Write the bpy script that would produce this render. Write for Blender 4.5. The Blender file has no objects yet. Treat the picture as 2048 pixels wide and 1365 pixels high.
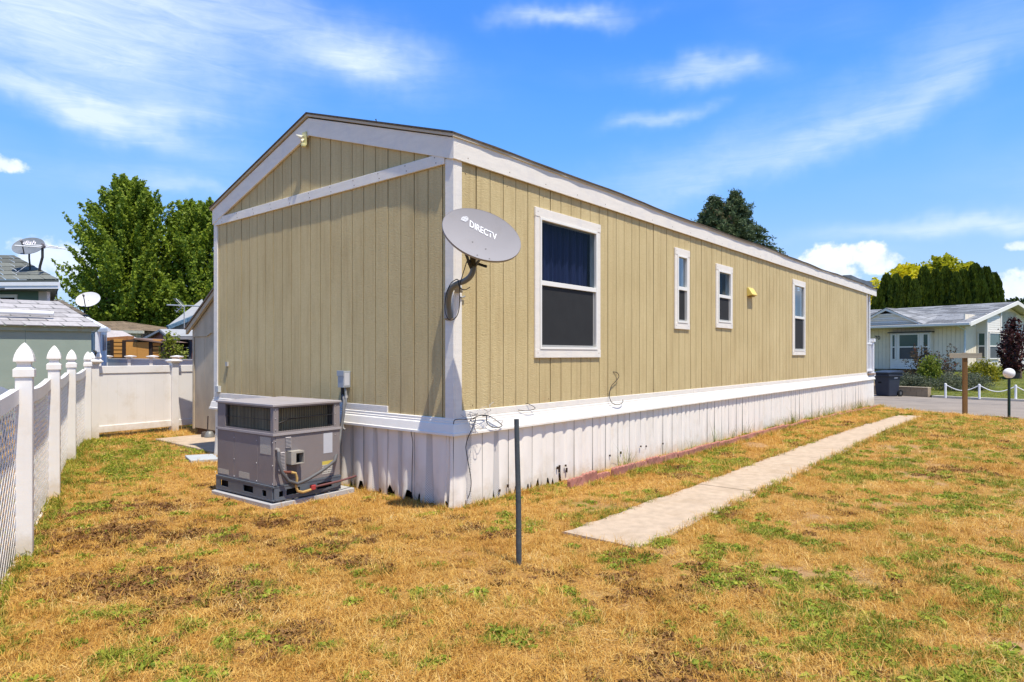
import bpy, bmesh, math, random
import numpy as np
from mathutils import Vector, Matrix
R = math.radians
random.seed(7); rng = np.random.default_rng(7)
SC = bpy.context.scene
COL = SC.collection

# ------------------------------------------------------------------ camera, world, sun, exposure
cd = bpy.data.cameras.new('camera'); cam = bpy.data.objects.new('camera', cd); COL.objects.link(cam)
cam.location = (0, 0, 1.458); cam.rotation_euler = (R(90), 0, 0)
cd.lens = 22.8; cd.sensor_width = 36; cd.shift_y = 0.0134; cd.clip_start = 0.05; cd.clip_end = 9000
SC.camera = cam
SUN = Vector((.605 * .38, -.796 * .38, .925)).normalized()
SC.view_settings.view_transform = 'Standard'; SC.view_settings.look = 'None'
SC.view_settings.exposure = 0.84; SC.view_settings.gamma = 1; SC.view_settings.use_curve_mapping = False
sd = bpy.data.lights.new('sun', 'SUN'); so = bpy.data.objects.new('sun', sd); COL.objects.link(so)
sd.energy = 3.45; sd.angle = R(.53); sd.color = (1, .93, .80)
so.rotation_euler = SUN.to_track_quat('Z', 'Y').to_euler()

class NT:
    """tiny node-graph writer: numbers or sockets as inputs"""
    def __init__(s, tree): s.t = tree
    def n(s, typ, **k):
        nd = s.t.nodes.new(typ)
        for a, b in k.items(): setattr(nd, a, b)
        return nd
    def put(s, sock, v):
        if isinstance(v, bpy.types.NodeSocket): s.t.links.new(v, sock)
        else:
            if sock.type == 'RGBA' and len(v) == 3: v = (*v, 1)
            sock.default_value = v
    def m(s, op, a, b=0, c=0, clamp=False):
        nd = s.n('ShaderNodeMath', operation=op, use_clamp=clamp)
        s.put(nd.inputs[0], a); s.put(nd.inputs[1], b); s.put(nd.inputs[2], c)
        return nd.outputs[0]
    def mix(s, f, a, b, blend='MIX'):
        nd = s.n('ShaderNodeMix', data_type='RGBA', blend_type=blend)
        s.put(nd.inputs[0], f); s.put(nd.inputs[6], a); s.put(nd.inputs[7], b)
        return nd.outputs[2]
    def noise(s, vec, scale=5, detail=3, rough=.55, dist=0):
        nd = s.n('ShaderNodeTexNoise'); nd.inputs['Scale'].default_value = scale
        nd.inputs['Detail'].default_value = detail; nd.inputs['Roughness'].default_value = rough
        nd.inputs['Distortion'].default_value = dist
        if vec is not None: s.put(nd.inputs['Vector'], vec)
        return nd.outputs[0]
    def mapr(s, v, a, b, c=0, d=1, smooth=False):
        nd = s.n('ShaderNodeMapRange', clamp=True)
        if smooth: nd.interpolation_type = 'SMOOTHSTEP'
        for i, x in enumerate((v, a, b, c, d)): s.put(nd.inputs[i], x)
        return nd.outputs[0]
    def scalev(s, vec, xyz):
        nd = s.n('ShaderNodeVectorMath', operation='MULTIPLY'); s.put(nd.inputs[0], vec); nd.inputs[1].default_value = xyz
        return nd.outputs[0]
    def comb(s, x, y, z=0):
        nd = s.n('ShaderNodeCombineXYZ'); s.put(nd.inputs[0], x); s.put(nd.inputs[1], y); s.put(nd.inputs[2], z)
        return nd.outputs[0]

def build_world():
    w = bpy.data.worlds.new('World'); SC.world = w; w.use_nodes = True
    t = NT(w.node_tree); w.node_tree.nodes.clear()
    sky = t.n('ShaderNodeTexSky', sky_type='NISHITA', sun_disc=False)
    sky.sun_elevation = math.asin(SUN.z); sky.sun_rotation = math.atan2(SUN.x, SUN.y)
    sky.air_density = 1.0; sky.dust_density = .6; sky.ozone_density = 2.0
    hs = t.n('ShaderNodeHueSaturation'); hs.inputs['Saturation'].default_value = 1.22
    hs.inputs['Hue'].default_value = .508
    w.node_tree.links.new(sky.outputs[0], hs.inputs['Color'])
    col = hs.outputs[0]
    tc = t.n('ShaderNodeTexCoord').outputs['Generated']
    sp = t.n('ShaderNodeSeparateXYZ'); w.node_tree.links.new(tc, sp.inputs[0])
    x, y, z = sp.outputs
    az = t.m('ARCTAN2', x, y); el = t.m('ARCSINE', z)
    # a little more depth of blue towards the zenith, paler blue low down
    rp = t.n('ShaderNodeValToRGB'); t.put(rp.inputs[0], t.mapr(el, 0, 1.0)); cr = rp.color_ramp; cr.interpolation = 'B_SPLINE'
    stops = [(0, (2.3, 3.15, 4.5)), (.10, (1.95, 2.95, 4.6)), (.20, (1.15, 2.5, 4.9)), (.31, (.62, 2.05, 5.0)), (.47, (.27, 1.38, 4.7)), (1, (.32, 1.0, 3.1))]
    while len(cr.elements) < len(stops): cr.elements.new(.5)
    for e_, (p_, c_) in zip(cr.elements, stops): e_.position = p_; e_.color = (*[q / 5 for q in c_], 1)
    col = t.mix(.85, col, t.mix(1, rp.outputs[0], (5, 5, 5), 'MULTIPLY'))
    vec = t.comb(az, el)
    warp = t.n('ShaderNodeTexNoise'); warp.inputs['Scale'].default_value = 3.6; warp.inputs['Detail'].default_value = 5; warp.inputs['Roughness'].default_value = .6
    w.node_tree.links.new(vec, warp.inputs['Vector'])
    ws = t.n('ShaderNodeSeparateXYZ'); w.node_tree.links.new(warp.outputs['Color'], ws.inputs[0])
    waz = t.m('ADD', az, t.m('MULTIPLY', t.m('SUBTRACT', ws.outputs[0], .5), .34))
    wel = t.m('ADD', el, t.m('MULTIPLY', t.m('SUBTRACT', ws.outputs[1], .5), .13))
    # cirrus streaks: (azimuth deg, elevation deg, half length deg, half width deg, tilt deg, strength)
    cir = [(-37, 22, 10, 3.6, -12, .62), (-30, 25.5, 7, 4.6, -28, .40), (-19, 25, 11, 2.6, -10, .34), (-14.5, 23.6, 5.5, 1.5, 3, .42),
           (-36, 17.2, 10, .95, -7, .55), (-30, 17.6, 4, .9, 10, .4), (-30, 13.5, 7, 1.2, 5, .16),
           (4.5, 27.6, 4.2, .6, -1, .46), (15.5, 22.6, 4.6, .9, -7, .42), (12.3, 19.5, 2.8, .7, 6, .36),
           (27, 17, 15, 1.1, 17, .30), (33, 20.5, 9, 2.2, 16, .20), (15, 15, 9, 2.0, 14, .20), (34, 9.7, 8, .75, 5, .55), (24.5, 7.2, 4, .4, 4, .3),
           (-26, 13.4, 3.5, .5, 0, .3), (-45, 26, 7, 2.5, 10, .4), (50, 14, 9, 1.5, 8, .4), (-62, 18, 10, 2.5, -8, .4),
           (-25, 46, 22, 6, -12, .62), (40, 50, 20, 5, 10, .55), (120, 48, 24, 7, 5, .62), (-125, 44, 24, 6, 0, .6), (175, 58, 26, 7, 0, .6), (0, 72, 60, 6, 0, .5), (75, 24, 12, 2.5, 10, .35), (110, 15, 12, 2, 0, .4), (-100, 22, 14, 3, 5, .4), (150, 20, 14, 3, -8, .4), (-150, 16, 14, 2, 6, .4)]  # high streaks out of view, added to whiten the ambient light
    fine = t.noise(t.scalev(vec, (1, 5.5, 1)), 10, 8, .68, .9)
    broad = t.noise(t.scalev(vec, (1, 2, 1)), 3.5, 3, .5, .4)
    tot = t.m('MULTIPLY', t.mapr(broad, .5, .85, smooth=True), .08)
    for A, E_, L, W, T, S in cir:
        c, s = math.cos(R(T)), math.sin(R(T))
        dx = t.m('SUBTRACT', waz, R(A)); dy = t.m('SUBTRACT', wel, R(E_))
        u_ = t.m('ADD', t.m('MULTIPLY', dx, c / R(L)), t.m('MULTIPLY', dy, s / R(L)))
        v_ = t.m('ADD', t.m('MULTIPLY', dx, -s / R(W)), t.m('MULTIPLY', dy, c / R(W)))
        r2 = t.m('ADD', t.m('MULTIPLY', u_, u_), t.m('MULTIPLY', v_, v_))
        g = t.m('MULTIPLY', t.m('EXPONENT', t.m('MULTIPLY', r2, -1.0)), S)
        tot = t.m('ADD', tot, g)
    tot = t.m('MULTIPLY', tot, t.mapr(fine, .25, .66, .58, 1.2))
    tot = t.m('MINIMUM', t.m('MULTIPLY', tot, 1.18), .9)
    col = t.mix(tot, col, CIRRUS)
    # cumulus puffs low down
    puffs = [(27.5, 7.7, 3.6, 1.25, .95), (25.6, 6.6, 3.2, 1.5, .8), (29.4, 7.2, 2.2, 1.1, .8), (38.0, 7.6, 1.2, .45, .7), (37.6, 4.4, 2.2, 1.6, .75), (-38.4, 13.0, 1.8, .7, .8), (-35.0, 6.4, 3.6, 2.2, .62),
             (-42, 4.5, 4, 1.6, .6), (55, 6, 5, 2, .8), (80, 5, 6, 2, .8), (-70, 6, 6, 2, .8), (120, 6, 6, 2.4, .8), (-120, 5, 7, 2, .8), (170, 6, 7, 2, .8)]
    fl = t.noise(vec, 26, 6, .6)
    cum = None
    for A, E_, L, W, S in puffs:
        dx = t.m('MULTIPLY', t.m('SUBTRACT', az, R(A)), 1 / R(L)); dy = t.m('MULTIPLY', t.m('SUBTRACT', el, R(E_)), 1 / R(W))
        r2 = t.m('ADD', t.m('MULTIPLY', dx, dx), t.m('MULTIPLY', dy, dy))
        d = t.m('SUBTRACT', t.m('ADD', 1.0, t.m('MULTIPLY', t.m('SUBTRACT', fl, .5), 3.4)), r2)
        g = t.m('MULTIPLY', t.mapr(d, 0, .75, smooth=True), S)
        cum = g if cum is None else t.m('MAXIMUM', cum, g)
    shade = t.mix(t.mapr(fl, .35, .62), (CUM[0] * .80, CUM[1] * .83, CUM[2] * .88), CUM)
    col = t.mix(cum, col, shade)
    bg = t.n('ShaderNodeBackground'); t.put(bg.inputs[0], col); bg.inputs[1].default_value = .13
    out = t.n('ShaderNodeOutputWorld'); w.node_tree.links.new(bg.outputs[0], out.inputs[0])
CIRRUS = (3.7, 4.3, 5.6); CUM = (5.2, 5.4, 5.9)
build_world()

# ------------------------------------------------------------------ materials
MATS = {}
def mat(name, col, rough=.75, var=.12, scale=6, col2=None, bump=0, bscale=60, stretch=(1, 1, 1), metal=0, spec=.3, dirt=None, dirt_amt=.5, dscale=3, coat=0, trans=0):
    if name in MATS: return MATS[name]
    m = bpy.data.materials.new(name); m.use_nodes = True; t = NT(m.node_tree)
    p = m.node_tree.nodes['Principled BSDF']
    co = t.n('ShaderNodeTexCoord').outputs['Object']
    a = tuple(min(1, c * (1 - var)) for c in col); b = col2 or tuple(min(1, c * (1 + var)) for c in col)
    c = t.mix(t.mapr(t.noise(t.scalev(co, stretch), scale, 4), .3, .7), a, b)
    if dirt is not None:
        c = t.mix(t.m('MULTIPLY', t.mapr(t.noise(co, dscale, 6, .65), .52, .72), dirt_amt), c, dirt)
    t.put(p.inputs['Base Color'], c)
    p.inputs['Roughness'].default_value = rough; p.inputs['Metallic'].default_value = metal
    p.inputs['Specular IOR Level'].default_value = spec
    if trans: 
        p.inputs['Subsurface Weight'].default_value = 0
    if bump:
        bn = t.n('ShaderNodeBump'); bn.inputs['Strength'].default_value = 1; bn.inputs['Distance'].default_value = bump
        t.put(bn.inputs['Height'], t.noise(t.scalev(co, stretch), bscale, 4, .6)); m.node_tree.links.new(bn.outputs[0], p.inputs['Normal'])
    MATS[name] = m; return m

def leaf_mat(name, c1, c2, c3=None, trans=.35, rough=.55):
    """foliage: random per face tint (vertex attribute 'tint'), a little light passes through"""
    m = bpy.data.materials.new(name); m.use_nodes = True; t = NT(m.node_tree); m.node_tree.nodes.clear()
    at = t.n('ShaderNodeAttribute', attribute_name='tint')
    c = t.mix(at.outputs['Fac'], c1, c2)
    if c3: c = t.mix(t.mapr(at.outputs['Fac'], .86, .92), c, c3)
    ge = t.n('ShaderNodeNewGeometry').outputs['Position']
    c = t.mix(1, c, t.mix(t.mapr(t.noise(ge, .9, 2), .3, .7), (.78, .8, .8), (1.2, 1.15, 1.0)), 'MULTIPLY')
    p = t.n('ShaderNodeBsdfPrincipled'); t.put(p.inputs['Base Color'], c); p.inputs['Roughness'].default_value = rough; p.inputs['Specular IOR Level'].default_value = .25
    tr = t.n('ShaderNodeBsdfTranslucent'); t.put(tr.inputs[0], c)
    mx = t.n('ShaderNodeMixShader'); mx.inputs[0].default_value = trans
    o = t.n('ShaderNodeOutputMaterial')
    L = m.node_tree.links.new; L(p.outputs[0], mx.inputs[1]); L(tr.outputs[0], mx.inputs[2]); L(mx.outputs[0], o.inputs[0])
    MATS[name] = m; return m

def glass_mat(name, tint=(.55, .65, .75), refl=1.0, thru=.6):
    m = bpy.data.materials.new(name); m.use_nodes = True; t = NT(m.node_tree); m.node_tree.nodes.clear()
    tr = t.n('ShaderNodeBsdfTransparent'); tr.inputs[0].default_value = (*[c * thru for c in tint], 1)
    gl = t.n('ShaderNodeBsdfGlossy'); gl.inputs['Roughness'].default_value = .03; gl.inputs[0].default_value = (.9, .95, 1, 1)
    fr = t.n('ShaderNodeFresnel'); fr.inputs[0].default_value = 1.5
    mx = t.n('ShaderNodeMixShader'); t.put(mx.inputs[0], t.m('MULTIPLY', fr.outputs[0], refl, clamp=True))
    o = t.n('ShaderNodeOutputMaterial'); L = m.node_tree.links.new
    L(tr.outputs[0], mx.inputs[1]); L(gl.outputs[0], mx.inputs[2]); L(mx.outputs[0], o.inputs[0])
    MATS[name] = m; return m

def siding_mat():
    m = bpy.data.materials.new('tan_siding'); m.use_nodes = True; t = NT(m.node_tree); p = m.node_tree.nodes['Principled BSDF']; co = t.n('ShaderNodeTexCoord').outputs['Object']
    c = t.mix(t.mapr(t.noise(t.scalev(co, (1, 1, 2.6)), 34, 5, .7), .3, .7), (.56, .440, .218), (.64, .520, .280))
    c = t.mix(t.mapr(t.noise(co, .9, 4, .6), .3, .7), t.mix(1, c, (.86, .84, .80), 'MULTIPLY'), c)
    c = t.mix(t.m('MULTIPLY', t.mapr(t.noise(t.scalev(co, (1, 1, .07)), 13, 5, .7), .48, .72), .50), c, (.38, .27, .12))
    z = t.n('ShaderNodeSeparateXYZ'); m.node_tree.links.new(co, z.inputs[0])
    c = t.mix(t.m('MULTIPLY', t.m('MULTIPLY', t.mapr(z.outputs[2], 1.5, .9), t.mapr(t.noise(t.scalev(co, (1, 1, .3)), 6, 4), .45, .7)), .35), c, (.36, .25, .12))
    t.put(p.inputs['Base Color'], c); p.inputs['Roughness'].default_value = .75; p.inputs['Specular IOR Level'].default_value = .25
    bn = t.n('ShaderNodeBump'); bn.inputs['Distance'].default_value = .007; t.put(bn.inputs['Height'], t.noise(t.scalev(co, (1, 1, 3.0)), 34, 5, .65, .5)); m.node_tree.links.new(bn.outputs[0], p.inputs['Normal'])
    MATS['tan_siding'] = m; return m

# ------------------------------------------------------------------ mesh helpers
class MB:
    def __init__(s): s.v = []; s.f = []; s.mi = []; s.k = 0
    def add(s, vs, fs):
        o = len(s.v); s.v += [tuple(p) for p in vs]
        for f in fs: s.f.append(tuple(i + o for i in f)); s.mi.append(s.k)
        return s
    def box(s, x0, x1, y0, y1, z0, z1):
        if x0 > x1: x0, x1 = x1, x0
        if y0 > y1: y0, y1 = y1, y0
        if z0 > z1: z0, z1 = z1, z0
        return s.add([(x0, y0, z0), (x1, y0, z0), (x1, y1, z0), (x0, y1, z0), (x0, y0, z1), (x1, y0, z1), (x1, y1, z1), (x0, y1, z1)],
                     [(3, 2, 1, 0), (4, 5, 6, 7), (0, 1, 5, 4), (1, 2, 6, 5), (2, 3, 7, 6), (3, 0, 4, 7)])
    def bar(s, p, q, w, h, up=(0, 0, 1)):
        p, q = Vector(p), Vector(q); d = (q - p).normalized(); u_ = Vector(up); sx = d.cross(u_)
        if sx.length < 1e-4: sx = d.cross(Vector((1, 0, 0)))
        sx.normalize(); sy = sx.cross(d).normalized(); sx *= w / 2; sy *= h / 2
        vs = [p - sx - sy, p + sx - sy, p + sx + sy, p - sx + sy, q - sx - sy, q + sx - sy, q + sx + sy, q - sx + sy]
        return s.add(vs, [(0, 1, 2, 3), (7, 6, 5, 4), (0, 4, 5, 1), (1, 5, 6, 2), (2, 6, 7, 3), (3, 7, 4, 0)])
    def prism(s, poly, axis, a, b):
        """poly 2D extruded along axis from a to b; poly coords are the two other axes in order"""
        def P(p, t):
            return (t, p[0], p[1]) if axis == 'x' else (p[0], t, p[1]) if axis == 'y' else (p[0], p[1], t)
        n = len(poly); vs = [P(p, a) for p in poly] + [P(p, b) for p in poly]
        return s.add(vs, [tuple(range(n)), tuple(range(2 * n - 1, n - 1, -1))] + [(i, i + n, (i + 1) % n + n, (i + 1) % n) for i in range(n)])
    def tube(s, pts, r, n=8, cap=True):
        pts = [Vector(p) for p in pts]; rr = r if isinstance(r, (list, tuple)) else [r] * len(pts)
        vs = []; ref = None
        for i, p in enumerate(pts):
            d = (pts[min(i + 1, len(pts) - 1)] - pts[max(i - 1, 0)]).normalized()
            if ref is None: ref = d.orthogonal().normalized()
            ref = (ref - d * ref.dot(d)).normalized(); b2 = d.cross(ref)
            for k in range(n):
                a = 2 * math.pi * k / n; vs.append(p + (ref * math.cos(a) + b2 * math.sin(a)) * rr[i])
        fs = [(i * n + k, i * n + (k + 1) % n, (i + 1) * n + (k + 1) % n, (i + 1) * n + k) for i in range(len(pts) - 1) for k in range(n)]
        if cap: fs += [tuple(range(n - 1, -1, -1)), tuple((len(pts) - 1) * n + k for k in range(n))]
        return s.add(vs, fs)
    def lathe(s, prof, n=16, c=(0, 0, 0)):
        vs = [(c[0] + r * math.cos(2 * math.pi * k / n), c[1] + r * math.sin(2 * math.pi * k / n), c[2] + z) for r, z in prof for k in range(n)]
        m = len(prof)
        fs = [(i * n + k, i * n + (k + 1) % n, (i + 1) * n + (k + 1) % n, (i + 1) * n + k) for i in range(m - 1) for k in range(n)]
        fs += [tuple(range(n - 1, -1, -1)), tuple((m - 1) * n + k for k in range(n))]
        return s.add(vs, fs)
    def sqlathe(s, prof, c=(0, 0, 0), rot=0):
        """square section profile (half width, z)"""
        vs = []
        for r, z in prof:
            for k in range(4):
                a = math.pi / 4 + k * math.pi / 2 + rot; q = r * math.sqrt(2)
                vs.append((c[0] + q * math.cos(a), c[1] + q * math.sin(a), c[2] + z))
        m = len(prof)
        fs = [(i * 4 + k, i * 4 + (k + 1) % 4, (i + 1) * 4 + (k + 1) % 4, (i + 1) * 4 + k) for i in range(m - 1) for k in range(4)] + [(3, 2, 1, 0), tuple((m - 1) * 4 + k for k in range(4))]
        return s.add(vs, fs)
    def quad(s, a, b, c, d): return s.add([a, b, c, d], [(0, 1, 2, 3)])
    def build(s, name, ms, parent=None, smooth=False, bevel=0):
        me = bpy.data.meshes.new(name); me.from_pydata(s.v, [], s.f); me.validate()
        for m in (ms if isinstance(ms, (list, tuple)) else [ms]): me.materials.append(m)
        if any(s.mi):
            for p, k in zip(me.polygons, s.mi): p.material_index = k
        bm = bmesh.new(); bm.from_mesh(me); bmesh.ops.recalc_face_normals(bm, faces=bm.faces); bm.to_mesh(me); bm.free()
        if smooth:
            for p in me.polygons: p.use_smooth = True
            me.set_sharp_from_angle(angle=R(38))
        me.update()
        o = bpy.data.objects.new(name, me); COL.objects.link(o)
        if parent is not None: o.parent = parent
        if bevel:
            b = o.modifiers.new('bevel', 'BEVEL'); b.width = bevel; b.segments = 1; b.limit_method = 'ANGLE'
        return o

def fast_mesh(name, verts, tris, m, parent=None, tint=None, smooth=False):
    me = bpy.data.meshes.new(name); n = len(verts); k = len(tris)
    s_ = tris.shape[1]
    me.vertices.add(n); me.vertices.foreach_set('co', np.ascontiguousarray(verts, dtype=np.float32).ravel())
    me.loops.add(k * s_); me.loops.foreach_set('vertex_index', np.ascontiguousarray(tris, dtype=np.int32).ravel())
    me.polygons.add(k); me.polygons.foreach_set('loop_start', np.arange(0, k * s_, s_, dtype=np.int32))
    if tint is not None:
        at = me.attributes.new('tint', 'FLOAT', 'POINT'); at.data.foreach_set('value', np.ascontiguousarray(tint, dtype=np.float32))
    me.update(calc_edges=True)
    if smooth: me.polygons.foreach_set('use_smooth', np.ones(k, dtype=bool))
    for mm in (m if isinstance(m, (list, tuple)) else [m]): me.materials.append(mm)
    o = bpy.data.objects.new(name, me); COL.objects.link(o)
    if parent is not None: o.parent = parent
    return o

def tag(o, label=None, cat=None, group=None, kind=None):
    if label: o['label'] = label
    if cat: o['category'] = cat
    if group: o['group'] = group
    if kind: o['kind'] = kind
    return o
def thing(name, label, cat, loc=(0, 0, 0), rz=0, group=None):
    o = bpy.data.objects.new(name, None); o.empty_display_size = .2; COL.objects.link(o)
    o.location = loc; o.rotation_euler = (0, 0, rz); return tag(o, label, cat, group)
def struct(o): o['kind'] = 'structure'; return o
def part(name, mesh, m, parent):
    o = bpy.data.objects.new(name, mesh); COL.objects.link(o); o.parent = parent; return o
def text_mesh(name, s_, size, m, parent, mtx, bold=0, ext=.001, squash=1):
    cu = bpy.data.curves.new('t', 'FONT'); cu.body = s_; cu.size = size; cu.extrude = ext; cu.offset = bold; cu.resolution_u = 3
    cu.align_x = 'CENTER'; cu.align_y = 'CENTER'
    o = bpy.data.objects.new('t', cu); COL.objects.link(o)
    bpy.context.view_layer.update()
    me = bpy.data.meshes.new_from_object(o); bpy.data.objects.remove(o)
    me.transform(mtx @ Matrix.Diagonal((squash, 1, 1, 1))); me.materials.clear(); me.materials.append(m)
    return part(name, me, m, parent)

# ------------------------------------------------------------------ palette
M_SIDING = siding_mat()
M_GROOVE = mat('groove_rust', (.12, .07, .025), .9, .35, 14, stretch=(1, 1, .3))
M_TRIM = mat('white_trim', (.79, .74, .66), .6, .04, 5, bump=.0035, bscale=45, stretch=(1, 1, 5), dirt=(.62, .60, .60), dirt_amt=.5, dscale=4)
M_TRIMSM = mat('white_vinyl_belt', (.82, .78, .71), .45, .03, 4, dirt=(.66, .61, .54), dirt_amt=.35, dscale=3)
M_SKIRT = mat('white_skirting', (.82, .765, .685), .5, .03, 3, bump=.0006, bscale=30, dirt=(.58, .50, .38), dirt_amt=.38, dscale=2.2, stretch=(1, 1, .3))
M_RUST = mat('rust_hole', (.05, .03, .02), .95, .4, 30)
M_ROOFEDGE = mat('dark_shingle', (.085, .065, .05), .95, .35, 25, bump=.004, bscale=90)
M_DRIP = mat('tan_drip_edge', (.50, .44, .34), .6, .08, 8)
M_DARK = mat('painted_void_shade', (.012, .011, .01), 1, .1)  # near-black colour paints the shade inside hollows and openings
M_BLACK = mat('black_cable', (.018, .018, .02), .5, .1)
M_WINF = mat('window_vinyl', (.78, .76, .70), .4, .03, 6)
M_METALG = mat('screen_frame', (.42, .41, .38), .45, .06, 10, metal=.2)
M_GLASS = glass_mat('window_glass', (.62, .72, .80), .28, .8)
M_SCREEN = mat('insect_screen', (.022, .023, .024), .8, .12, 5)
M_CONC = mat('concrete', (.455, .355, .255), .92, .13, 9, bump=.003, bscale=120, dirt=(.33, .24, .15), dirt_amt=.55, dscale=2.2)
M_CONCG = mat('grey_concrete', (.42, .41, .40), .9, .08, 3, bump=.002, bscale=100)
M_VINYL = mat('white_vinyl_fence', (.80, .765, .72), .42, .035, 2, dirt=(.62, .54, .42), dirt_amt=.5, dscale=2.4)
M_YEL = mat('yellowed_plastic', (.72, .56, .15), .5, .08, 20)
M_WHITE = mat('white_paint', (.80, .80, .80), .5, .03, 5)

def ground_grime(m, col, z0=.02, z1=.26, amt=.5, rel=False):
    t = NT(m.node_tree); p = m.node_tree.nodes['Principled BSDF']; src = p.inputs['Base Color'].links[0].from_socket
    g_ = t.n('ShaderNodeNewGeometry').outputs['Position']; sp = t.n('ShaderNodeSeparateXYZ'); m.node_tree.links.new(g_, sp.inputs[0])
    hgt = t.m('ADD', sp.outputs[2], t.m('MULTIPLY', t.m('SUBTRACT', t.noise(g_, 7, 5, .7), .5), .45))
    k = t.m('MULTIPLY', t.mapr(hgt, z1, z0, smooth=True), amt); c = t.mix(k, src, col); m.node_tree.links.new(c, p.inputs['Base Color'])
ground_grime(M_VINYL, (.50, .38, .22)); ground_grime(M_SKIRT, (.52, .40, .25), -.02, .22, .6)

# ------------------------------------------------------------------ frames and terrain
HC = Vector((-.554, 6.14, 0)); HU = Vector((.6421, .7667, 0)); HV = Vector((-.7667, .6421, 0)); HRZ = math.atan2(.7667, .6421)
def sstep(t): t = np.clip(t, 0, 1); return t * t * (3 - 2 * t)
def loc_ab(x, y): return (x + .554) * .6421 + (y - 6.14) * .7667, -(x + .554) * .7667 + (y - 6.14) * .6421
_p = np.random.default_rng(3).random((64, 64))
def vnoise(x, y, s=1.0, seed=0):
    x = np.asarray(x) * s + seed * 7.31 + 100; y = np.asarray(y) * s + seed * 3.77 + 100
    xi = np.floor(x).astype(int); yi = np.floor(y).astype(int); fx = sstep(x - xi); fy = sstep(y - yi)
    g = lambda a, b: _p[a % 64, b % 64]
    return (g(xi, yi) * (1 - fx) + g(xi + 1, yi) * fx) * (1 - fy) + (g(xi, yi + 1) * (1 - fx) + g(xi + 1, yi + 1) * fx) * fy
def fbm(x, y, s=1.0, seed=0, o=4):
    t = 0; a = .5; n = 0
    for i in range(o): t = t + a * vnoise(x, y, s * 2 ** i, seed + i * 3); n += a; a *= .55
    return t / n
def drop(x, y):
    a, b = loc_ab(x, y); return -.1 * sstep((a - 8) / 10.5)
def road_side(x, y):
    """signed distance past the lawn's edge towards the road (positive = on the road)"""
    e1 = ((x - 10.92) * .957 + (y - 19.38) * .29)          # straight stretch right of the home
    e2 = ((x - 10.92) * .838 + (y - 19.38) * .545)          # bends behind the home
    return np.where(np.asarray(y) > 19.38, e2, e1)
def gz(x, y):
    """height of the yard"""
    return drop(x, y) + (fbm(x, y, .9, 5, 3) - .5) * .035 * (1 - np.exp(-np.abs(loc_ab(x, y)[1]) * 3))

# ------------------------------------------------------------------ ground, lawn, road, path
def in_home(x, y, m=0):
    a, b = loc_ab(x, y); return (a > -m) & (a < 18.45 + m) & (b > -m) & (b < 4.75 + m)
GREEN_BLOBS = [(-5.4, 9.4, .9, 1.5, 1.15), (-4.85, 7.9, .55, .9, 1.0), (-4.1, 6.3, .3, .7, .9), (-6.3, 10.7, .8, .8, .9), (-6.3, 10.5, .7, 1.2, .7), (-4.6, 7.0, .5, .6, .6), (-4.0, 5.9, .35, .5, .7), (-3.75, 4.2, .25, .6, .5),
               (1.9, 3.6, .75, .55, .75), (2.7, 4.1, .7, .4, .8), (2.9, 3.3, .6, .35, .65), (1.5, 4.3, .35, .3, .6), (3.6, 4.8, .6, .35, .6), (1.3, 3.3, .3, .3, .7), (2.3, 2.9, .4, .2, .6),
               (4.6, 6.4, .7, .5, .75), (5.4, 7.4, .8, .5, .6), (4.0, 6.0, .5, .25, .5), (.4, 7.05, .3, .16, .6), (.95, 7.3, .3, .12, .6), (7.0, 9.6, 1.6, .8, .5), (9.0, 12.5, 1.6, 1.2, .45),
               (1.05, 4.75, .18, .12, .5), (-.35, 3.9, .22, .12, .8), (.05, 3.35, .2, .12, .8), (-.85, 3.95, .3, .12, .8), (-1.5, 4.05, .3, .15, .75), (-2.3, 3.6, .3, .15, .7), (-.7, 3.2, .3, .1, .7), (-1.9, 3.1, .3, .12, .7), (-4.6, 9.2, .5, .4, .5), (-3.3, 8.3, .5, .3, .5)]
BROWN_BLOBS = [(-2.25, 4.15, .50, .26, 1.1), (-3.0, 5.25, .75, .30, 1.0), (-3.5, 6.1, .55, .35, .85), (-2.3, 5.15, .4, .2, .7), (-1.1, 4.5, .35, .16, .75), (-1.95, 5.6, .5, .22, .6), (-.55, 5.35, .45, .2, .6), (-3.0, 7.2, .4, .25, .6), (.9, 3.0, .3, .12, .6), (-1.5, 5.0, .5, .2, .5), (.2, 4.3, .3, .15, .5), (1.1, 2.95, .3, .12, .6)]
def blobs(x, y, L):
    t = 0
    for bx, by, rx, ry, s in L: t = np.maximum(t, s * np.exp(-(((x - bx) / rx) ** 2 + ((y - by) / ry) ** 2)))
    return t
def green_amt(x, y):
    a, b = loc_ab(x, y)
    n = fbm(x, y, 2.3, 11, 4); n2 = fbm(x, y, 6.5, 17, 2); n3 = fbm(x, y, .55, 31, 2)
    g = blobs(x, y, GREEN_BLOBS) * sstep((n2 - .25) / .35) * 1.1
    edge = np.exp(-((b + 2.02) / .13) ** 2) * sstep((a - 1.3) / .4) * sstep((9 - a) / 5) * sstep((n2 - .38) / .2) * .95   # ragged tufts along the path's far side
    g = np.maximum(g, edge)
    g = np.maximum(g, sstep((n * .6 + n2 * .4 - .52) / .13) * (.32 + .68 * sstep((x + .6) / 3.0)) * (.5 + 1.0 * n3))
    return np.clip(g, 0, 1)
def brown_amt(x, y):
    n = fbm(x, y, 5, 23, 3)
    g = blobs(x, y, BROWN_BLOBS) * sstep((n - .3) / .3)
    return np.clip(np.maximum(g, sstep((fbm(x, y, 1.6, 41, 4) - .66) / .08) * .35), 0, 1)
def bare_amt(x, y):
    return sstep((fbm(x, y, 1.9, 57, 4) - .62) / .09) * (.25 + .6 * sstep((x - .2) / 1.2))

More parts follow.
